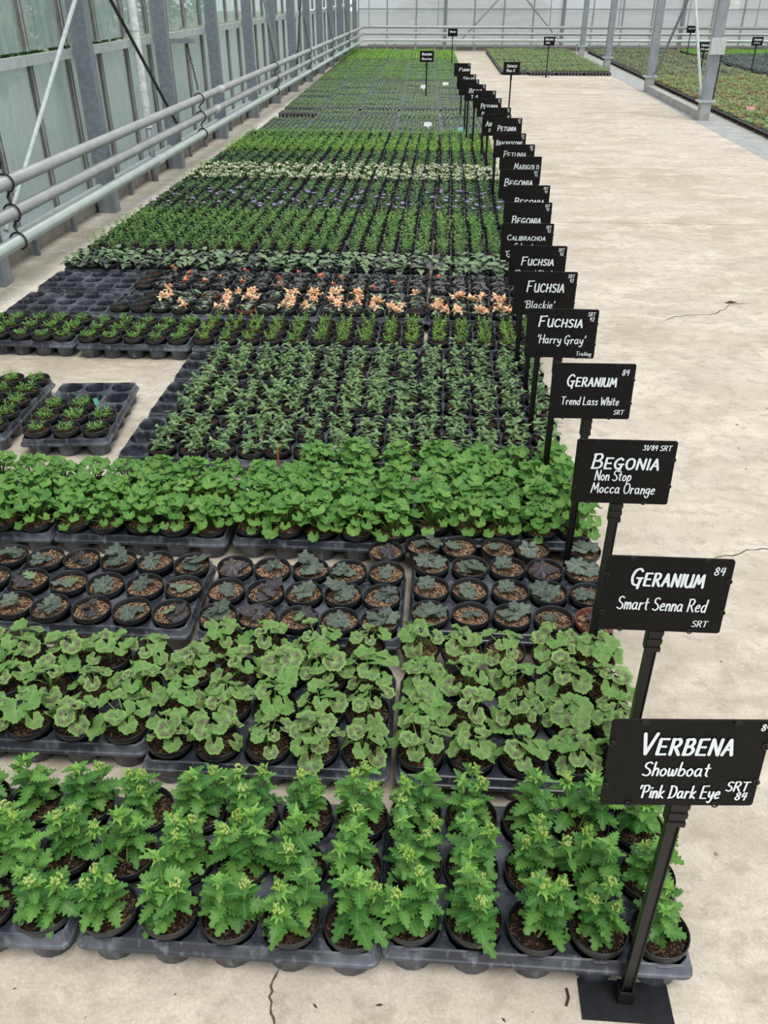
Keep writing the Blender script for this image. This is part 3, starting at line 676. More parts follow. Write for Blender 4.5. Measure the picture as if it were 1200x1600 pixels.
D['cali'] = [bush('upright', M['cali'], 4, 5, .026, .0075, .066, .6, 3, .3, 2, (.0, .6)) for _ in range(6)]
D['mauve'] = [bush('mauve', M['dark_small'], 4, 3, .027, .0075, .040, 1.0, 3, .3, 2, (.0, .6), flower=(M['mauve'], fl_daisy(.021, up=.014), .11), alt=(M['cali'], .3)) for _ in range(8)]
D['midgreen'] = [bush('midgreen', M['cali'], 5, 4, .026, .008, .056, .75, 3, .3, 2, (.0, .6), alt=(M['lime'], .2)) for _ in range(6)]
D['cream'] = [bush('cream_top', M['cali'], 4, 3, .025, .007, .055, .8, 3, .3, 2, (.0, .6), flower=(M['cream'], fl_puff(.025), .8)) for _ in range(5)]
D['darkgreen'] = [bush('darkgreen', M['dark_small'], 5, 3, .027, .0085, .042, .8, 3, .3, 2, (.0, .6), alt=(M['cali'], .4)) for _ in range(6)]
D['lime'] = [bush('lime', M['lime'], 5, 4, .028, .009, .068, .7, 3, .3, 2, (.0, .6), alt=(M['cali'], .3)) for _ in range(6)]
SHADES = {}
def place_pot(name, label, group, design, x, y, z=0.0, near=True, bark=False, pot=None, tilt=(0, 0), rz=None, plant=True, s=1.0):
    o = link(name, pot or (POT if near else POTL), loc=(x, y, z), rot=(tilt[0], tilt[1], rz if rz is not None else U(0, 6.28)))
    tag(o, label, 'plant' if plant else 'pot', group)
    pool = (BARK if near else BARKL) if bark else (SOIL if near else SOILL)
    link('compost', random.choice(pool), o)
    if plant:
        gs = (1.22 if design == 'verbena' else 1.04 if design == 'fuchsia' else 1.16 if design.startswith('narrow') else 1.12 if design in ('peach', 'bigbeg') else 1.0) * U(.9, 1.1)
        gm = Matrix.Translation((0, 0, .079)) @ Matrix.Diagonal((gs, gs, gs * s, 1)) @ Matrix.Translation((0, 0, -.079))
        for (nm, me, mw) in random.choice(D[design]):
            mw = gm @ mw
            c = link(nm, me, o, mw=mw)
            if nm in ('foliage', 'blossom'): c['kind'] = 'stuff'
    return o
TX = [.4850 - TW / 2 - .5535 * k for k in range(5)]       # tray centres counted from the walkway
ROWN = {}
def seen(x, y, z=.1, m=90): u, v = px(x, y, z); return -m < u < 1200 + m and -m < v < 1600 + m
def band(y0, design, pname, desc, rname, cols=range(5), dy=(), near=True, bark=False, skip=None, empty=None, potonly=None, xs=None, s=1.0, jit=.0015, terr=0.0):
    """one row of trays across the bed, three rows of pots deep"""
    r0 = ROWN.get(rname, 0); tr = ROWN.get(rname + 't', 0) + 1; ROWN[rname] = r0 + 3; ROWN[rname + 't'] = tr
    sh = -.025 * max(0, y0 - 11)
    for c in cols:
        tx = (xs[c] if xs else TX[c]) + sh + U(-.006, .006); ty = y0 + (dy[c] if c < len(dy) else U(-.012, .012)); rot = U(-.012, .012)
        if not seen(tx + TW / 2, ty + .2, .1, 130): continue
        t = link('pot_tray', TRAY if y0 < 5 else TRAYL, loc=(tx, ty, 0), rot=(0, 0, rot))
        tag(t, f'black fifteen-pot tray, {ordn(c + 1)} from the walkway in the {ordn(tr)} row of {rname} trays', 'tray', f'trays of {rname} plants')
        for j in range(3):
            for i in range(5):
                k = c * 5 + (5 - i)                      # counted from the walkway
                lx, ly = CELLX[i], CELLY[j]; x = tx + lx * math.cos(rot) - ly * math.sin(rot); y = ty + ly * math.cos(rot) + lx * math.sin(rot)
                if empty and empty(c, i, j): continue
                po = potonly and potonly(c, i, j)
                lab = f'{desc}, {ordn(k)} from the walkway in the {ordn(r0 + j + 1)} {rname} row'
                if po: lab = f'black pot of bare compost, {ordn(k)} from the walkway in the {ordn(r0 + j + 1)} {rname} row'
                place_pot(('compost_pot' if po else pname), lab, f'{rname} plants in pots', design(c, i, j) if callable(design) else design,
                          x + U(-jit, jit), y + U(-jit, jit), .008, near, bark, plant=not po, s=s, pot=POTT if ((terr and R() < terr) or (rname == 'dark begonia' and (c, i, j) == (0, 4, 0))) else None,
                          tilt=(U(-.04, .04), U(-.04, .04)) if near else (0, 0))
def loose(n0, cols, y, design, pname, desc, rname, bark=False, where=''):
    for k, x in enumerate(cols):
        place_pot(pname, f'{desc}, {ordn(k + 1)} from the walkway, loose between {rname} trays', f'loose {rname} plants in pots', design, x, y + U(-.004, .004), 0, True, bark, tilt=(U(-.05, .05), U(-.05, .05)))

band(.82, 'verbena', 'potted_verbena', 'toothed green verbena', 'verbena', dy=(.012, -.006, -.012, 0))
band(1.215, 'senna', 'potted_geranium', 'round-leaved geranium', 'zoned geranium', dy=(.0, .0, .035, .03), near=True)
loose(0, [.42, .31, .195, .085, -.02], 1.617, 'senna', 'potted_geranium', 'zoned geranium on bark', 'geranium and begonia', True)
loose(0, [-.16, -.28, -.40, -.52], 1.604, 'senna', 'potted_geranium', 'zoned geranium behind the second tray', 'geranium and begonia')
band(1.69, 'mocca', 'potted_begonia', 'dark-leaved begonia seedling', 'dark begonia', dy=(.0, -.045, -.04, -.035, -.03), bark=True)
loose(0, [.445, .30, .195, .085, -.02], 2.078, 'mocca', 'potted_begonia', 'dark-leaved begonia', 'begonia and bright geranium', True)
place_pot('potted_begonia', 'dark-leaved begonia in a pot wedged behind the second dark begonia tray', None, 'mocca', -.135, 2.04, 0, True, True)
band(2.075, 'white', 'potted_geranium', 'lush bright green geranium', 'bright geranium', dy=(.055, .01, .0, -.005, 0), bark=True)
loose(0, [.40, .27, .15, .02, -.12, -.26, -.40], 2.532, 'white', 'potted_geranium', 'lush bright green geranium', 'bright geranium and fuchsia')
FX = [.19, -.35, -.875]
for (y, e) in ((2.60, lambda c, i, j: c == 2 and i == 0), (2.955, lambda c, i, j: c == 2 and i == 0), (3.31, lambda c, i, j: c == 2 and i == 0)):
    band(y, 'fuchsia', 'potted_fuchsia', 'glossy green fuchsia cutting', 'fuchsia', cols=range(3), xs=FX, dy=(.03, -.01, -.02), empty=e)
band(3.685, lambda c, i, j: 'narrow_y' if c < 3 else 'narrow', 'potted_lobelia', 'narrow-leaved green seedling', 'narrow-leaved', dy=(.03, .02, .0, -.01, 0))
band(4.12, 'peach', 'potted_begonia', 'begonia with peach flowers', 'peach-flowered', empty=lambda c, i, j: (c == 4) or (c == 3 and i == 0 and j > 0),
     potonly=lambda c, i, j: (c == 3 and i < 2) or (c in (1, 2) and (i * 3 + j * 5 + c) % 13 == 0), terr=.05)
band(4.50, 'redbeg', 'potted_begonia', 'dark begonia with red flowers', 'red-flowered', dy=(0, 0, 0, 0, .02), empty=lambda c, i, j: c == 4, potonly=lambda c, i, j: c == 3 and i == 0)
band(4.88, 'bigbeg', 'potted_begonia', 'large-leaved green begonia', 'large-leaved', near=False)
n = False
band(5.26, 'cali', 'potted_calibrachoa', 'upright green plant', 'upright green', near=n, bark=True, s=1.1)
band(5.63, 'cali', 'potted_calibrachoa', 'upright green plant', 'upright green', near=n, s=1.1)
band(6.00, 'midgreen', 'potted_calibrachoa', 'upright green plant', 'upright green', near=n)
band(6.37, 'mauve', 'potted_brachyscome', 'low plant of the mauve-flowered kind', 'mauve-flowered', near=n)
band(6.74, 'mauve', 'potted_brachyscome', 'low plant of the mauve-flowered kind', 'mauve-flowered', near=n)
band(7.11, 'darkgreen', 'potted_petunia', 'leafy mid-green plant', 'leafy', near=n)
band(7.48, 'cream', 'potted_alyssum', 'plant topped with cream flowers', 'cream-flowered', near=n)
band(7.85, 'cream', 'potted_alyssum', 'plant topped with cream flowers', 'cream-flowered', near=n)
band(8.25, 'darkgreen', 'potted_marigold', 'small dark green plant', 'small dark', near=n)
band(8.66, 'darkgreen', 'potted_marigold', 'small dark green plant', 'small dark', near=n)
for y in (9.02, 9.38): band(y, 'lime', 'potted_marigold', 'bright green bushy plant', 'bright bushy', near=n)
for y in (9.76, 10.12): band(y, 'midgreen', 'potted_bright_plant', 'bright green upright plant', 'bright upright', near=n)  # same stand of bright plants as the rows in front; species not identified
# the two lone trays left of the gap, turned end on
def lone_tray(x, y, rz, lab, filled, who, rows=3):
    m = Matrix.Translation((x, y, 0)) @ Matrix.Rotation(rz, 4, 'Z')
    t = link('pot_tray', TRAY, mw=m); tag(t, lab, 'tray', 'lone trays on the bare concrete'); n = 0
    for i in range(5):
        for j in range(3):
            if not filled(i, j): continue
            p = m @ Vector((CELLX[i], CELLY[j], 0))
            n += 1
            if seen(p.x, p.y): place_pot('potted_lobelia', f'narrow-leaved seedling, row {ONES[i + 1]} place {ONES[j + 1]}, in the {who}', 'narrow-leaved plants in lone trays', 'narrow', p.x, p.y, .008, True)
lone_tray(-1.245, 2.985, PI / 2 + .10, 'half-empty black tray turned end on, nearest the fuchsias', lambda i, j: i < 3 and not (i == 2 and j == 0), 'half-empty lone tray')
lone_tray(-1.63, 2.99, PI / 2 + .04, 'full black tray of seedlings turned end on, beside the half-empty one', lambda i, j: True, 'full lone tray')
lone_tray(-1.99, 3.03, PI / 2 + .02, 'black tray of seedlings turned end on, cut by the picture edge', lambda i, j: True, 'outermost lone tray')

# ------------------------------------------------------------ far seedling trays
def plug_tray(cells, name):
    nx, ny = cells; mb = MB(); hx = TW / 2
    mb.box(-hx, hx, 0, TD, .050, .056); mb.box(-hx + .01, hx - .01, .01, TD - .01, .01, .052, 1)
    for i in range(nx):
        for (y) in (.012, TD - .012):
            x = -hx + .02 + (i + .5) * (TW - .04) / nx; mb.lathe([(.014, 0), (.02, .052)], 6, 0, c=(x, y))
    for i in range(nx):
        for j in range(ny):
            x = -hx + .012 + (i + .5) * (TW - .024) / nx; y = .01 + (j + .5) * (TD - .02) / ny; a = (TW - .024) / nx * .38; b = (TD - .02) / ny * .38
            mb.add([(x - a, y, .0575), (x - a * .7, y - b * .7, .0575), (x, y - b, .0575), (x + a * .7, y - b * .7, .0575), (x + a, y, .0575), (x + a * .7, y + b * .7, .0575), (x, y + b, .0575), (x - a * .7, y + b * .7, .0575)], [tuple(range(8))], 1)
            mb.box(x - a, x + a, y - b * 1.15, y - b, .056, .066)
    return mb.mesh(name, [M['traygrey'], M['soil']])
def plug_plants(cells, mats, h, L, wd, n, name, keep=1.0):
    nx, ny = cells; mb = MB(); hx = TW / 2
    for i in range(nx):
        for j in range(ny):
            if R() > keep: continue
            x = -hx + .012 + (i + .5) * (TW - .024) / nx + U(-.004, .004); y = .01 + (j + .5) * (TD - .02) / ny + U(-.004, .004); hh = h * U(.6, 1.2); mi = random.choices(range(len(mats)), [m[1] for m in mats])[0]
            for q in range(n):
                f = q / n; m2 = mi if R() < .75 else random.choices(range(len(mats)), [m[1] for m in mats])[0]
                strip_leaf(mb, L * U(.7, 1.2), wd, st=2, fold=.3, droop=.4, mat=aim(Vector((x, y, .058 + hh * f)), q * 2.4 + U(0, 1), U(0, .8)), tone=R(), mi=m2)
    pad_attrs(mb); return mb.mesh(name, [M[m[0]] for m in mats])
PT1 = plug_tray((10, 6), 'plug_tray'); PT2 = plug_tray((8, 5), 'plug_tray')
K = {}
def kind(key, cells, tray, mats, h, L, wd, n, keep=1.0): K[key] = (tray, [plug_plants(cells, mats, h, L * 1.3, wd * 1.35, n, key, keep) for _ in range(4)])
kind('brownish', (8, 5), PT2, [('cali', .7), ('grey_small', .3)], .03, .022, .006, 8)
kind('greyplug', (10, 6), PT1, [('grey_small', .75), ('cali', .25)], .022, .022, .007, 8)
kind('midplug', (10, 6), PT1, [('cali', .6), ('lime', .2), ('grey_small', .2)], .028, .022, .007, 8)
kind('limeplug', (8, 5), PT2, [('lime', .8), ('cali', .2)], .045, .03, .010, 10)
kind('mottled', (8, 5), PT2, [('grey_small', .62), ('yel_small', .2), ('cali', .18)], .06, .030, .011, 10, .85)
kind('heuchera', (8, 5), PT2, [('yel_small', .30), ('red_small', .2), ('grey_small', .25), ('cali', .25)], .06, .032, .012, 10, .85)
kind('greymix', (8, 5), PT2, [('grey_small', .6), ('yel_small', .15), ('blue_small', .15), ('red_small', .1)], .06, .030, .011, 10, .85)
kind('bluegrey', (8, 5), PT2, [('blue_small', .9), ('grey_small', .1)], .05, .034, .013, 11)
CNT = {}
def stray(key, name, x, y, desc, bedname, row, col, side):
    if not seen(x, y + .2, .1, 200): return
    if CNT.get(name, 0) >= 295: OVER.setdefault(key, []).append((x, y)); return
    CNT[name] = CNT.get(name, 0) + 1
    tray, pl = K[key]; t = link(name, tray, loc=(x, y, 0), rot=(0, 0, U(-.008, .008)))
    tag(t, f'{desc}, {ordn(col)} from the {side} in the {ordn(row)} {bedname} row', 'tray', f'{bedname} trays')
    c = link('seedlings', random.choice(pl), t, scl=(1, 1, U(.85, 1.15))); c['kind'] = 'stuff'
OVER = {}
FAR = []
y = 10.56
for (yy, n, key, desc, bn, gap) in ((10.56, 4, 'brownish', 'plug tray over brown compost', 'brown plug', .37), (12.10, 2, 'greyplug', 'dark-edged tray of grey-green plugs', 'dark-edged', .37),
        (13.05, 12, 'greyplug', 'tray of low grey-green plugs', 'grey plug', .355), (17.4, 14, 'midplug', 'tray of mid-green plugs', 'mid-green plug', .355), (22.5, 10, 'limeplug', 'tray of bright green young plants', 'bright far', .362)):
    for r in range(n):
        y = yy + r * gap; sh = -.025 * max(0, y - 11)
        for c in range(5):
            if bn == 'dark-edged' and r == 0 and c == 4: continue
            stray(key, 'seedling_tray', TX[c] + sh, y, desc, bn, r + 1, c + 1, 'walkway')
# bed in the middle bay beyond the walkway, ahead of the columns
for r in range(20):
    y = 19.42 + r * .355
    for c in range(4):
        stray('mottled', 'bedding_tray', 1.34 + c * .555 - .004 * r + (0), y - (.12 if c > 0 else 0), 'tray of mottled bedding plants', 'middle bed', r + 1, c + 1, 'walkway')
for r in range(47):
    y = 9.8 + r * .355
    for c in range(4):
        stray('heuchera' if y < 18.2 else 'greymix', 'bedding_tray' if y < 18.2 else 'bedding_plant_tray', 4.03 + c * .555, y, 'tray of red and yellow-green bedding' if y < 18.2 else 'tray of grey-green bedding plants', 'column bed' if y < 18.2 else 'far column bed', r + 1 if y < 18.2 else r - 23, c + 1, 'columns')
for r in range(33):
    y = 15.0 + r * .355
    for c in range(6):
        stray('limeplug' if y > 24.9 else 'bluegrey', 'bedding_plant_tray', 6.55 + c * .555, y, 'tray of bright green bedding' if y > 24.9 else 'tray of blue-grey bedding plants', 'outer green' if y > 24.9 else 'outer grey', r + 1 if y <= 24.9 else r - 27, c + 1, 'columns')
for key, lst in OVER.items():
    mbv = MB(); tray, pl = K[key]
    # rest of the bed, past the individually built trays
    for (x, y) in lst:
        for me in (tray, pl[0]):
            mbv.add([(v.co.x + x, v.co.y + y, v.co.z) for v in me.vertices], [tuple(p.vertices) for p in me.polygons], 0)
    pad_attrs(mbv); o = link('bedding_plants', mbv.mesh('bedding_rest', [M['blue_small']])); tag(o, f'remaining {key} bedding plants at the far edge of the outer bed', 'plants', kind='stuff')

# ------------------------------------------------------------ hand lettering
G = {
'A': ['0,0 3,10 6.2,0', '1,3.6 5.2,3.6'], 'B': ['.6,0 .8,10', '~.2,9.6 4,10 5.2,7.8 3.6,5.6 1,5.2', '~1,5.2 4.6,5 6,2.8 4.4,.4 .2,0'],
'C': ['~6,8.4 4,10 1.2,8.6 0,5 1.2,1.2 3.8,0 6.2,1.6'], 'D': ['.8,0 .8,10', '~0,9.8 4.4,9.2 6.4,5.4 4.6,1 0,0'], 'E': ['5.4,10 .4,10 .4,0 5.6,0', '.4,5.2 4.6,5.2'],
'F': ['6.4,10 .2,9.6', '.8,9.8 .4,0', '.6,5.2 4.4,5.4'], 'G': ['~6,8.6 4,10 1.2,8.4 0,4.6 1.4,.8 4,0 5.6,1.6 5.8,4', '3.4,4.2 7,4.4', '5.6,4.2 5.2,-2'],
'H': ['.4,0 .6,10', '5.8,0 6,10', '.4,5 6,5.2'], 'I': ['.6,0 .6,10'], 'K': ['.4,0 .4,10', '5.6,10 .6,4.6 6,0'], 'L': ['.4,10 .4,0 5,0'],
'M': ['0,0 1.2,10 4,3 6.8,10 8.2,0'], 'N': ['.2,0 .4,10 5.8,0 6,10'], 'O': ['~3.2,10 .6,8.4 0,4.8 1.2,1 3.4,0 5.8,1.4 6.6,5 5.6,8.8 3.2,10'],
'P': ['.8,0 .8,10', '~0,9.6 4.2,10 5.8,7.6 4,5 .8,4.8'], 'R': ['.6,0 .6,10', '~.2,9.8 4.2,10 5.4,7.6 3.8,5.2 .8,5', '2.6,5 6.2,0'], 'S': ['~5.4,9 3.2,10 .8,8.6 1.2,6.2 4.4,4.4 5.4,2 3.2,0 0,1'],
'T': ['0,9.8 6.4,10', '3.2,10 3,0'], 'U': ['~.2,10 .3,3 2,0 4.6,.6 5.8,4', '5.8,10 5.8,3.6 6.2,0'], 'V': ['0,10 2.6,0 6,10'], 'W': ['0,10 1.8,0 4,7 6.2,0 8.4,10'], 'X': ['0,10 6,0', '6,10 0,0'],
'Y': ['0,10 3,5 6,10', '3,5 2.4,0'],
'a': ['~4,5 2,5.6 .2,3.8 .6,.8 2.4,.2 4,2', '4.2,5.4 4.2,1.4 5.2,.2'], 'b': ['.6,10 .4,.4', '~.4,3 2.4,5.4 4.6,3.4 3.6,.4 .5,.6'], 'c': ['~4,4.8 2.2,5.6 .4,3.6 .8,.8 2.6,0 4.4,1.2'],
'd': ['~4,5 2,5.4 .2,3 1.2,.2 3,.4 4.2,2', '4.6,10 4.2,0'], 'e': ['~.4,2.8 3.8,3.4 3.4,5.4 1.6,5.2 .3,2.8 1.4,.2 4.2,.8'], 'g': ['~4,5 2,5.6 .2,3.8 1,1 3,1.2 4,3', '~4.2,5.4 4.2,-1 3,-3.4 .6,-3 0,-1.6'],
'h': ['.5,10 .4,0', '~.4,3 2,5.4 3.8,4.6 3.9,0'], 'i': ['.6,5.4 .6,.2', '.7,7.6 .8,8.2'], 'k': ['.5,10 .4,0', '4,5.4 .6,2.6 4.4,0'], 'l': ['~.5,10 .4,2 1.4,0'],
'm': ['.4,5.4 .4,0', '~.4,3 2,5.4 3.2,4.2 3.2,0', '~3.2,3 5,5.4 6.2,4.2 6.4,0'], 'n': ['.4,5.4 .4,0', '~.4,3 2.2,5.4 3.8,4.4 4,0'], 'o': ['~2.2,5.4 .3,3.8 .4,1.2 2.2,.1 4,1.6 3.9,4 2.2,5.4'],
'p': ['.6,5.4 .4,-3', '~.5,3.4 2.6,5.6 4.4,3.6 3.2,.6 .5,1'], 'r': ['.4,5.4 .4,0', '~.4,3 1.8,5.2 3.4,5'], 's': ['~3.6,5 1.8,5.6 .8,4.2 3.2,2.2 2.4,.1 .2,.6'], 't': ['1.6,9 1.6,1 3,.2', '0,5.8 3.6,6'],
'u': ['~.3,5.4 .3,1.4 1.8,.1 3.8,2', '4,5.4 4,1 4.8,0'], 'v': ['0,5.4 2,0 4,5.4'], 'w': ['~0,5.4 .6,.4 2.6,1 3,4.6 3.6,.4 5.4,1 5.8,5.4'], 'y': ['~.2,5.4 .6,1.8 2.6,1.2 3.8,3.4', '~4.2,5.4 3.8,0 2.4,-3.2 .2,-2.6'],
'1': ['.2,8 1.6,10 1.6,0'], '2': ['~.4,8 2.6,10 4.6,8 3.4,4.6 .2,0', '.2,0 5,.2'], '3': ['~.2,9 2.6,10 4.2,7.8 2,5.6 4.6,3.4 3.2,.2 0,.8'], '4': ['1.4,10 .2,4.8 5,5', '4,10 3.6,0'], '6': ['~4.2,10 1,7 .2,3 2.2,0 4.6,2 3,5 .6,3.6'],
'8': ['~2.8,5.4 .6,7.6 2.6,10 4.6,7.8 2.6,5.4 .2,2.6 2.4,0 4.8,2.4 2.8,5.4'], '/': ['0,0 4,10'], "'": ['.8,10 .2,7.6'], '.': ['.2,.4 .8,.6']}
def glyph_polys(ch):
    out = []
    for s in G.get(ch, []):
        cur = s[0] == '~'; pts = [tuple(float(q) for q in p.split(',')) for p in s.lstrip('~').split()]
        if cur and len(pts) > 2:
            P = [pts[0]] + pts + [pts[-1]]; q = []
            for i in range(1, len(P) - 2):
                for k in range(4):
                    t = k / 4; a, b, c, d = P[i - 1], P[i], P[i + 1], P[i + 2]
                    q.append(tuple(.5 * ((2 * b[m]) + (-a[m] + c[m]) * t + (2 * a[m] - 5 * b[m] + 4 * c[m] - d[m]) * t * t + (-a[m] + 3 * b[m] - 3 * c[m] + d[m]) * t ** 3) for m in (0, 1)))
            pts = q + [P[-2]]
        out.append(pts)
    return out
def lettering(text, u0, u1, v0, h, w, parent, bw, bh, smallcaps=True, slant=.12):
    """brush-written line, fitted between u0 and u1 of the board"""
    x = 0; polys = []; first = True
    for ch in text:
        if ch == ' ': x += 3.6; first = True; continue
        sc_ = .74 if (smallcaps and ch.isupper() and not first) else 1.0
        ps = glyph_polys(ch); mw = 0
        for p in ps:
            polys.append([(x + a * sc_ + b * sc_ * slant, b * sc_ + U(-.12, .12)) for a, b in p]); mw = max(mw, max(a for a, b in p) * sc_)
        x += mw + 2.0; first = ch == "'"
    tot = x - 2.0; s = bh * h / 10; sx = (u1 - u0) * bw / tot; mb = MB(); lay = 0.0
    for p in polys:
        P = [Vector(((u0 - .5) * bw + a * sx, 0, (v0) * bh + b * s)) for a, b in p]
        for i in range(len(P)):
            lay -= 3e-6
            ring = [P[i] + Vector((math.cos(q * PI / 4) * w * .5, lay, math.sin(q * PI / 4) * w * .5)) for q in range(8)]; mb.add(ring, [tuple(range(8))])
            if i < len(P) - 1:
                d = P[i + 1] - P[i]
                if d.length < 1e-6: continue
                d.normalize(); nn = Vector((-d.z, 0, d.x)) * w * .5 * (.8 + .3 * abs(d.z)); lay -= 3e-6; lv = Vector((0, lay, 0)); mb.add([P[i] - nn + lv, P[i + 1] - nn + lv, P[i + 1] + nn + lv, P[i] + nn + lv], [(0, 1, 2, 3)])
    return link('lettering', mb.mesh('lettering', M['paint']), parent, loc=(0, -.0032, 0))
BW, BH = .212, .150
def board_mesh():
    mb = MB(); c = .005; pts = []
    for (cx, cz, a0) in ((BW / 2 - c, BH - c, 0), (-BW / 2 + c, BH - c, 90), (-BW / 2 + c, c, 180), (BW / 2 - c, c, 270)):
        for k in range(4): a = math.radians(a0 + 30 * k); pts.append((cx + c * math.cos(a), cz + c * math.sin(a)))
    n = len(pts); mb.add([(x, -.0018, z) for x, z in pts] + [(x, .0018, z) for x, z in pts], [tuple(range(n)), tuple(range(2 * n - 1, n - 1, -1))] + [(k, k + n, (k + 1) % n + n, (k + 1) % n) for k in range(n)])
    return mb.mesh('board', M['sign'])
def clip_mesh():
    mb = MB(); mb.tube([(-.005, -.003, 0), (-.0035, -.004, .0035), (0, -.0045, .005), (.0035, -.004, .0035), (.005, -.003, 0)], .0013, 5); mb.box(-.004, .004, -.003, .003, -.003, .0015); return mb.mesh('clip', M['signpole'])
BOARD, CLIP = board_mesh(), clip_mesh()
def pole_mesh(L):
    mb = MB(); mb.box(-.0075, .0075, -.004, .004, 0, L); mb.box(-.0095, -.0075, -.0075, .0075, 0, L); mb.box(.0075, .0095, -.0075, .0075, 0, L); return mb.mesh('pole', M['signpole'])
mbp = MB(); mbp.box(-.012, .012, -.012, -.004, .0, .055)
for q in range(3): mbp.box(-.013, .013, -.014, -.011, .002 + q * .019, .011 + q * .019)
mbp.box(-.013, .013, -.008, .010, -.002, .058); BRACK = mbp.mesh('bracket', M['signpole'])
mbp = MB(); mbp.box(-.082, .074, -.040, .03, 0, .003); BASEP = mbp.mesh('base_plate', M['plate'])
mbp = MB(); mbp.box(-.014, .014, -.013, -.009, .003, .035); mbp.box(-.014, .014, .009, .013, .003, .035); mbp.box(-.014, -.010, -.009, .009, .003, .035); mbp.box(.010, .014, -.009, .009, .003, .035); SOCK = mbp.mesh('socket', M['signpole'])
POLES = {}
def sign(x, y, zb, lines, label, yaw=0.0, pole_dx=.0, tilt=-.0, clips=True, scale=1.0, near=True, base=(0, 0), lean=0.0, by=None):
    L = zb; e = link('plant_sign', None, loc=(x, y, 0), rot=(0, lean, 0)); tag(e, label, 'sign', 'black plant signs')
    link('base_plate', BASEP, e, loc=(base[0], base[1], 0)); link('socket', SOCK, e)
    key = round(L, 2)
    if key not in POLES: POLES[key] = pole_mesh(L - .03)
    link('pole', POLES[key], e, loc=(0, 0, .006)); link('bracket', BRACK, e, loc=(0, 0, L - .058))
    b = link('board', BOARD, e, loc=(pole_dx, -.0165, L - .004), rot=(tilt, 0, yaw), scl=scale)
    if clips:
        for (u, v, r) in ((.2, 1, 0), (.78, 1, 0), (.18, 0, PI), (.75, 0, PI)): link('clip', CLIP, b, loc=((u - .5) * BW, 0, v * BH - (.0045 if v else -.0045)), rot=(0, r, 0))
        for (u, v, r) in ((0, .25, -PI / 2), (0, .75, -PI / 2), (1, .3, PI / 2), (1, .72, PI / 2)): link('clip', CLIP, b, loc=((u - .5) * BW - (.0045 if u else -.0045), 0, v * BH), rot=(0, r, 0))
    for (t, u0, u1, v, h, w, scp) in lines: lettering(t, u0, u1, v, h, w, b, BW, BH, scp)
    return e
S2 = [('SRT', .85, .95, .87, .075, .0016, False), ('42', .88, .94, .77, .075, .0016, False)]
def head(t, v=.62, h=.22, u0=.2, u1=.8, w=.0046): return (t, u0, u1, v, h, w, True)
def sub(t, v=.33, h=.16, u0=.25, u1=.75, w=.0026, sm=False): return (t, u0, u1, v, h, w, sm)
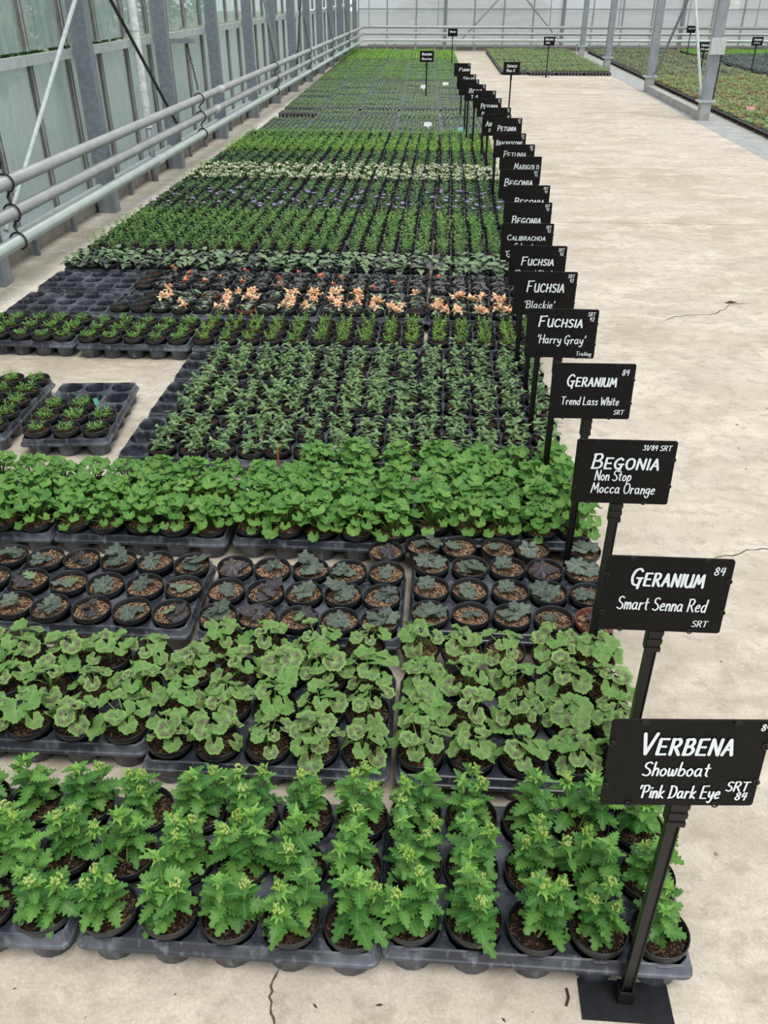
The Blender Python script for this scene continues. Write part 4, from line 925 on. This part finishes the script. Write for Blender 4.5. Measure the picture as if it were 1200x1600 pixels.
# (x centre of board, y, lines, label)
SG = [
 (.355, .80, [head('VERBENA', .62, .24, .20, .78, .0044), sub('Showboat', .37, .16, .24, .66), sub("'Pink Dark Eye", .10, .15, .24, .76), sub('SRT', .19, .11, .80, .94, .0024), sub('84', .08, .09, .87, .94, .0022), sub('84', .90, .07, .93, .985, .0018)],
  'front black sign hand-lettered VERBENA, standing before the toothed green plants', .0),
 (.41, 1.195, [head('GERANIUM', .63, .22, .21, .78, .0042), sub('Smart Senna Red', .30, .17, .13, .84), sub('SRT', .09, .08, .76, .88, .0018), sub('84', .80, .1, .85, .93, .0020)], 'black sign hand-lettered GERANIUM, before the dark begonias and behind VERBENA', .0),
 (.41, 1.63, [head('BEGONIA', .56, .22, .17, .84, .0046), sub('Non Stop', .37, .16, .22, .58), sub('Mocca Orange', .17, .16, .20, .84), sub('31/84 SRT', .86, .075, .66, .94, .0018)], 'black sign lettered BEGONIA with three lines, nearest sign of that name', .03),
 (.405, 2.06, [head('GERANIUM', .60, .20, .19, .78, .0042), sub('Trend Lass White', .26, .14, .14, .84), sub('SRT', .09, .08, .80, .92, .0018), sub('84', .80, .1, .84, .92, .0020)], 'black sign hand-lettered GERANIUM, beside the lush bright geraniums', .03),
 (.375, 2.49, [head('FUCHSIA', .64, .21, .17, .78, .0044), sub("'Harry Gray'", .30, .17, .17, .84, .003), sub('Trailing', .06, .08, .74, .95, .0015)] + S2, 'nearest black FUCHSIA sign, with a quoted name fully readable', .0),
 (.36, 2.89, [head('FUCHSIA', .54, .25, .21, .80, .0044), sub("'Blackie'", .16, .17, .19, .67, .003)] + S2, 'second black FUCHSIA sign behind the nearest one', .0),
 (.365, 3.23, [head('FUCHSIA', .52, .2, .22, .78, .0044), sub("'Carmel Blue'", .22, .17, .12, .76, .003)] + S2, 'third black FUCHSIA sign, second line half hidden', .0),
 (.355, 3.58, [head('CALIBRACHOA', .55, .14, .12, .85, .003), sub('Cabaret', .33, .14, .27, .62, .003), sub("'G", .1, .16, .1, .2, .003)] + S2, 'black sign hand-lettered CALIBRACHOA in thin capitals', .0),
 (.385, 3.98, [head('BEGONIA', .38, .22, .17, .78, .0046), sub("'Tum", .12, .14, .15, .5, .003)] + S2, 'black BEGONIA sign just behind the CALIBRACHOA sign', .0),
 (.415, 4.37, [head('BEGONIA', .38, .22, .2, .88, .0046)] + S2, 'black BEGONIA sign, third BEGONIA counted from the front', .0),
 (.405, 4.79, [head('BEGONIA', .45, .24, .13, .83, .0048)] + S2, 'black BEGONIA sign farthest back of the BEGONIA signs', .0),
 (.445, 5.2, [head('MARIGOLD', .52, .24, .27, .93, .0036)], 'black sign hand-lettered MARIGOLD in thin capitals', .0),
 (.445, 5.64, [head('PETUNIA', .50, .24, .1, .75, .0036), sub("'", .15, .14, .1, .14, .003)] + S2, 'black PETUNIA sign just behind the MARIGOLD sign', .0),
 (.43, 6.10, [head('BRACHYSCOME', .52, .2, .08, .9, .0036)] + S2, 'black sign lettered BRACHYSCOME', .0),
 (.46, 6.88, [head('PETUNIA', .42, .24, .15, .8, .005), sub('Night Sky', .10, .16, .2, .8, .004)] + S2, 'black PETUNIA sign with two bold lines behind BRACHYSCOME', .0),
 (.39, 7.08, [head('AN', .45, .24, .1, .3, .005), sub('S', .2, .14, .2, .27, .004)] + S2, 'black sign starting AN, half hidden behind a PETUNIA sign', .0),
 (.41, 7.53, [head('ALYSSUM', .45, .2, .3, .85, .005)] + S2, 'black sign with a faint lettered line above the AN sign', .0),
 (.37, 8.2, [head('PETUNIA', .45, .26, .15, .85, .0056), sub('P', .1, .16, .2, .3, .004)] + S2, 'farthest black PETUNIA sign in the row', .0),
 (.35, 8.85, [sub('A', .6, .14, .1, .2, .004)] + S2, 'black sign with small white corner mark behind the farthest PETUNIA', .0),
 (.275, 9.45, [head('BEGO', .5, .24, .2, .8, .006), sub('Tuso', .15, .2, .3, .8, .006)] + S2, 'black sign with two short bold lines, by the bright bushy plants', .0),
 (.22, 9.98, [head('C', .35, .3, .3, .5, .006)] + S2, 'black sign showing a large letter C', .0),
 (.205, 10.6, [head('SRUD', .6, .24, .3, .9, .006)] + S2, 'black sign peeping above the letter C sign', .0),
 (.175, 12.25, [head('FUNN', .4, .24, .3, .9, .007)] + S2, 'black sign with the word beginning F, at the end of the row', .0),
]
for i, (x, y, lines, label, yaw) in enumerate(SG):
    if i == 0: sign(.364, .822, .535, lines, label, yaw=.06, pole_dx=-.01, base=(.005, -.002), tilt=-.10)
    else: sign(x - .005, y + .0, .54, lines, label, yaw=yaw + U(-.02, .02), pole_dx=.0, tilt=-.08 if i < 5 else 0, clips=i < 12, lean=U(-.008, .008))
for (x, y, zb, lines, label) in ((-.345, 14.56, .55, [head('BEGONIA', .6, .22, .15, .85, .007), sub('Nonstop', .2, .2, .15, .85, .006)], 'black sign standing alone amid the grey-green plug trays'),
      (.055, 21.5, .60, [head('BEGO', .5, .22, .2, .8, .009)], 'small black sign at the far end by the walkway'),
      (.81, 12.35, .55, [head('SENCE', .6, .2, .2, .8, .006), sub('Rec C', .25, .2, .2, .7, .006)], 'black sign on a thin pole standing alone on the walkway'),
      (1.93, 18.9, .56, [head('BIDENS', .6, .22, .15, .85, .008), sub('Mix', .2, .2, .2, .6, .008)], 'black sign at the front edge of the middle bed'),
      (5.75, 23.6, .60, [head('IVY', .5, .22, .2, .8, .009)], 'small far black sign behind the column bed'),
      (4.45, 17.1, .56, [head('HEUCH', .6, .2, .2, .85, .008), sub('Mixed', .2, .2, .2, .8, .008)], 'black sign in the column bed between the braces'),
      (5.95, 19.1, .56, [head('COLEUS', .6, .2, .2, .85, .009), sub('Mix', .2, .2, .2, .8, .008)], 'black sign at the outer grey bed, farthest from the walkway')):
    sign(x, y, zb, lines, label, clips=False)
# plant tags and cards
def card(name, x, y, z, w, h, mat, label, rx=.9, rz=0):
    mb = MB(); mb.box(-w / 2, w / 2, -.001, .001, 0, h); mb.box(-w * .12, w * .12, -.001, .001, -.035, 0)
    tag(link(name, mb.mesh(name, M[mat]), loc=(x, y, z), rot=(-.5 if rx else 0, 0, rz)), label, 'label')
card('plant_label', -.41, 15.6, .085, .10, .06, 'card', 'white card among grey-green plugs, left of its neighbour')
card('plant_label', -.05, 16.2, .085, .10, .05, 'card', 'white card among grey-green plugs, nearer the walkway')
card('plant_label', -.23, 11.05, .09, .09, .05, 'card', 'white card by the brown compost plugs')
card('plant_label', .17, 10.72, .08, .09, .05, 'bluecard', 'pale blue card by the sign poles')
card('plant_label', 4.12, 12.9, .095, .11, .05, 'pinkcard', 'pink and white card at the edge of the column bed')
card('plant_label', -1.33, 2.93, .115, .018, .026, 'greencard', 'small green and white tag in the half-empty lone tray', rz=.7)
mb = MB(); mb.box(-.003, .003, -.001, .001, 0, .15)
tag(link('marker_stick', mb.mesh('marker_stick', M['orange_stick']), loc=(-.535, 2.50, .03)), 'orange marker stick standing behind the bright geraniums', 'stick')
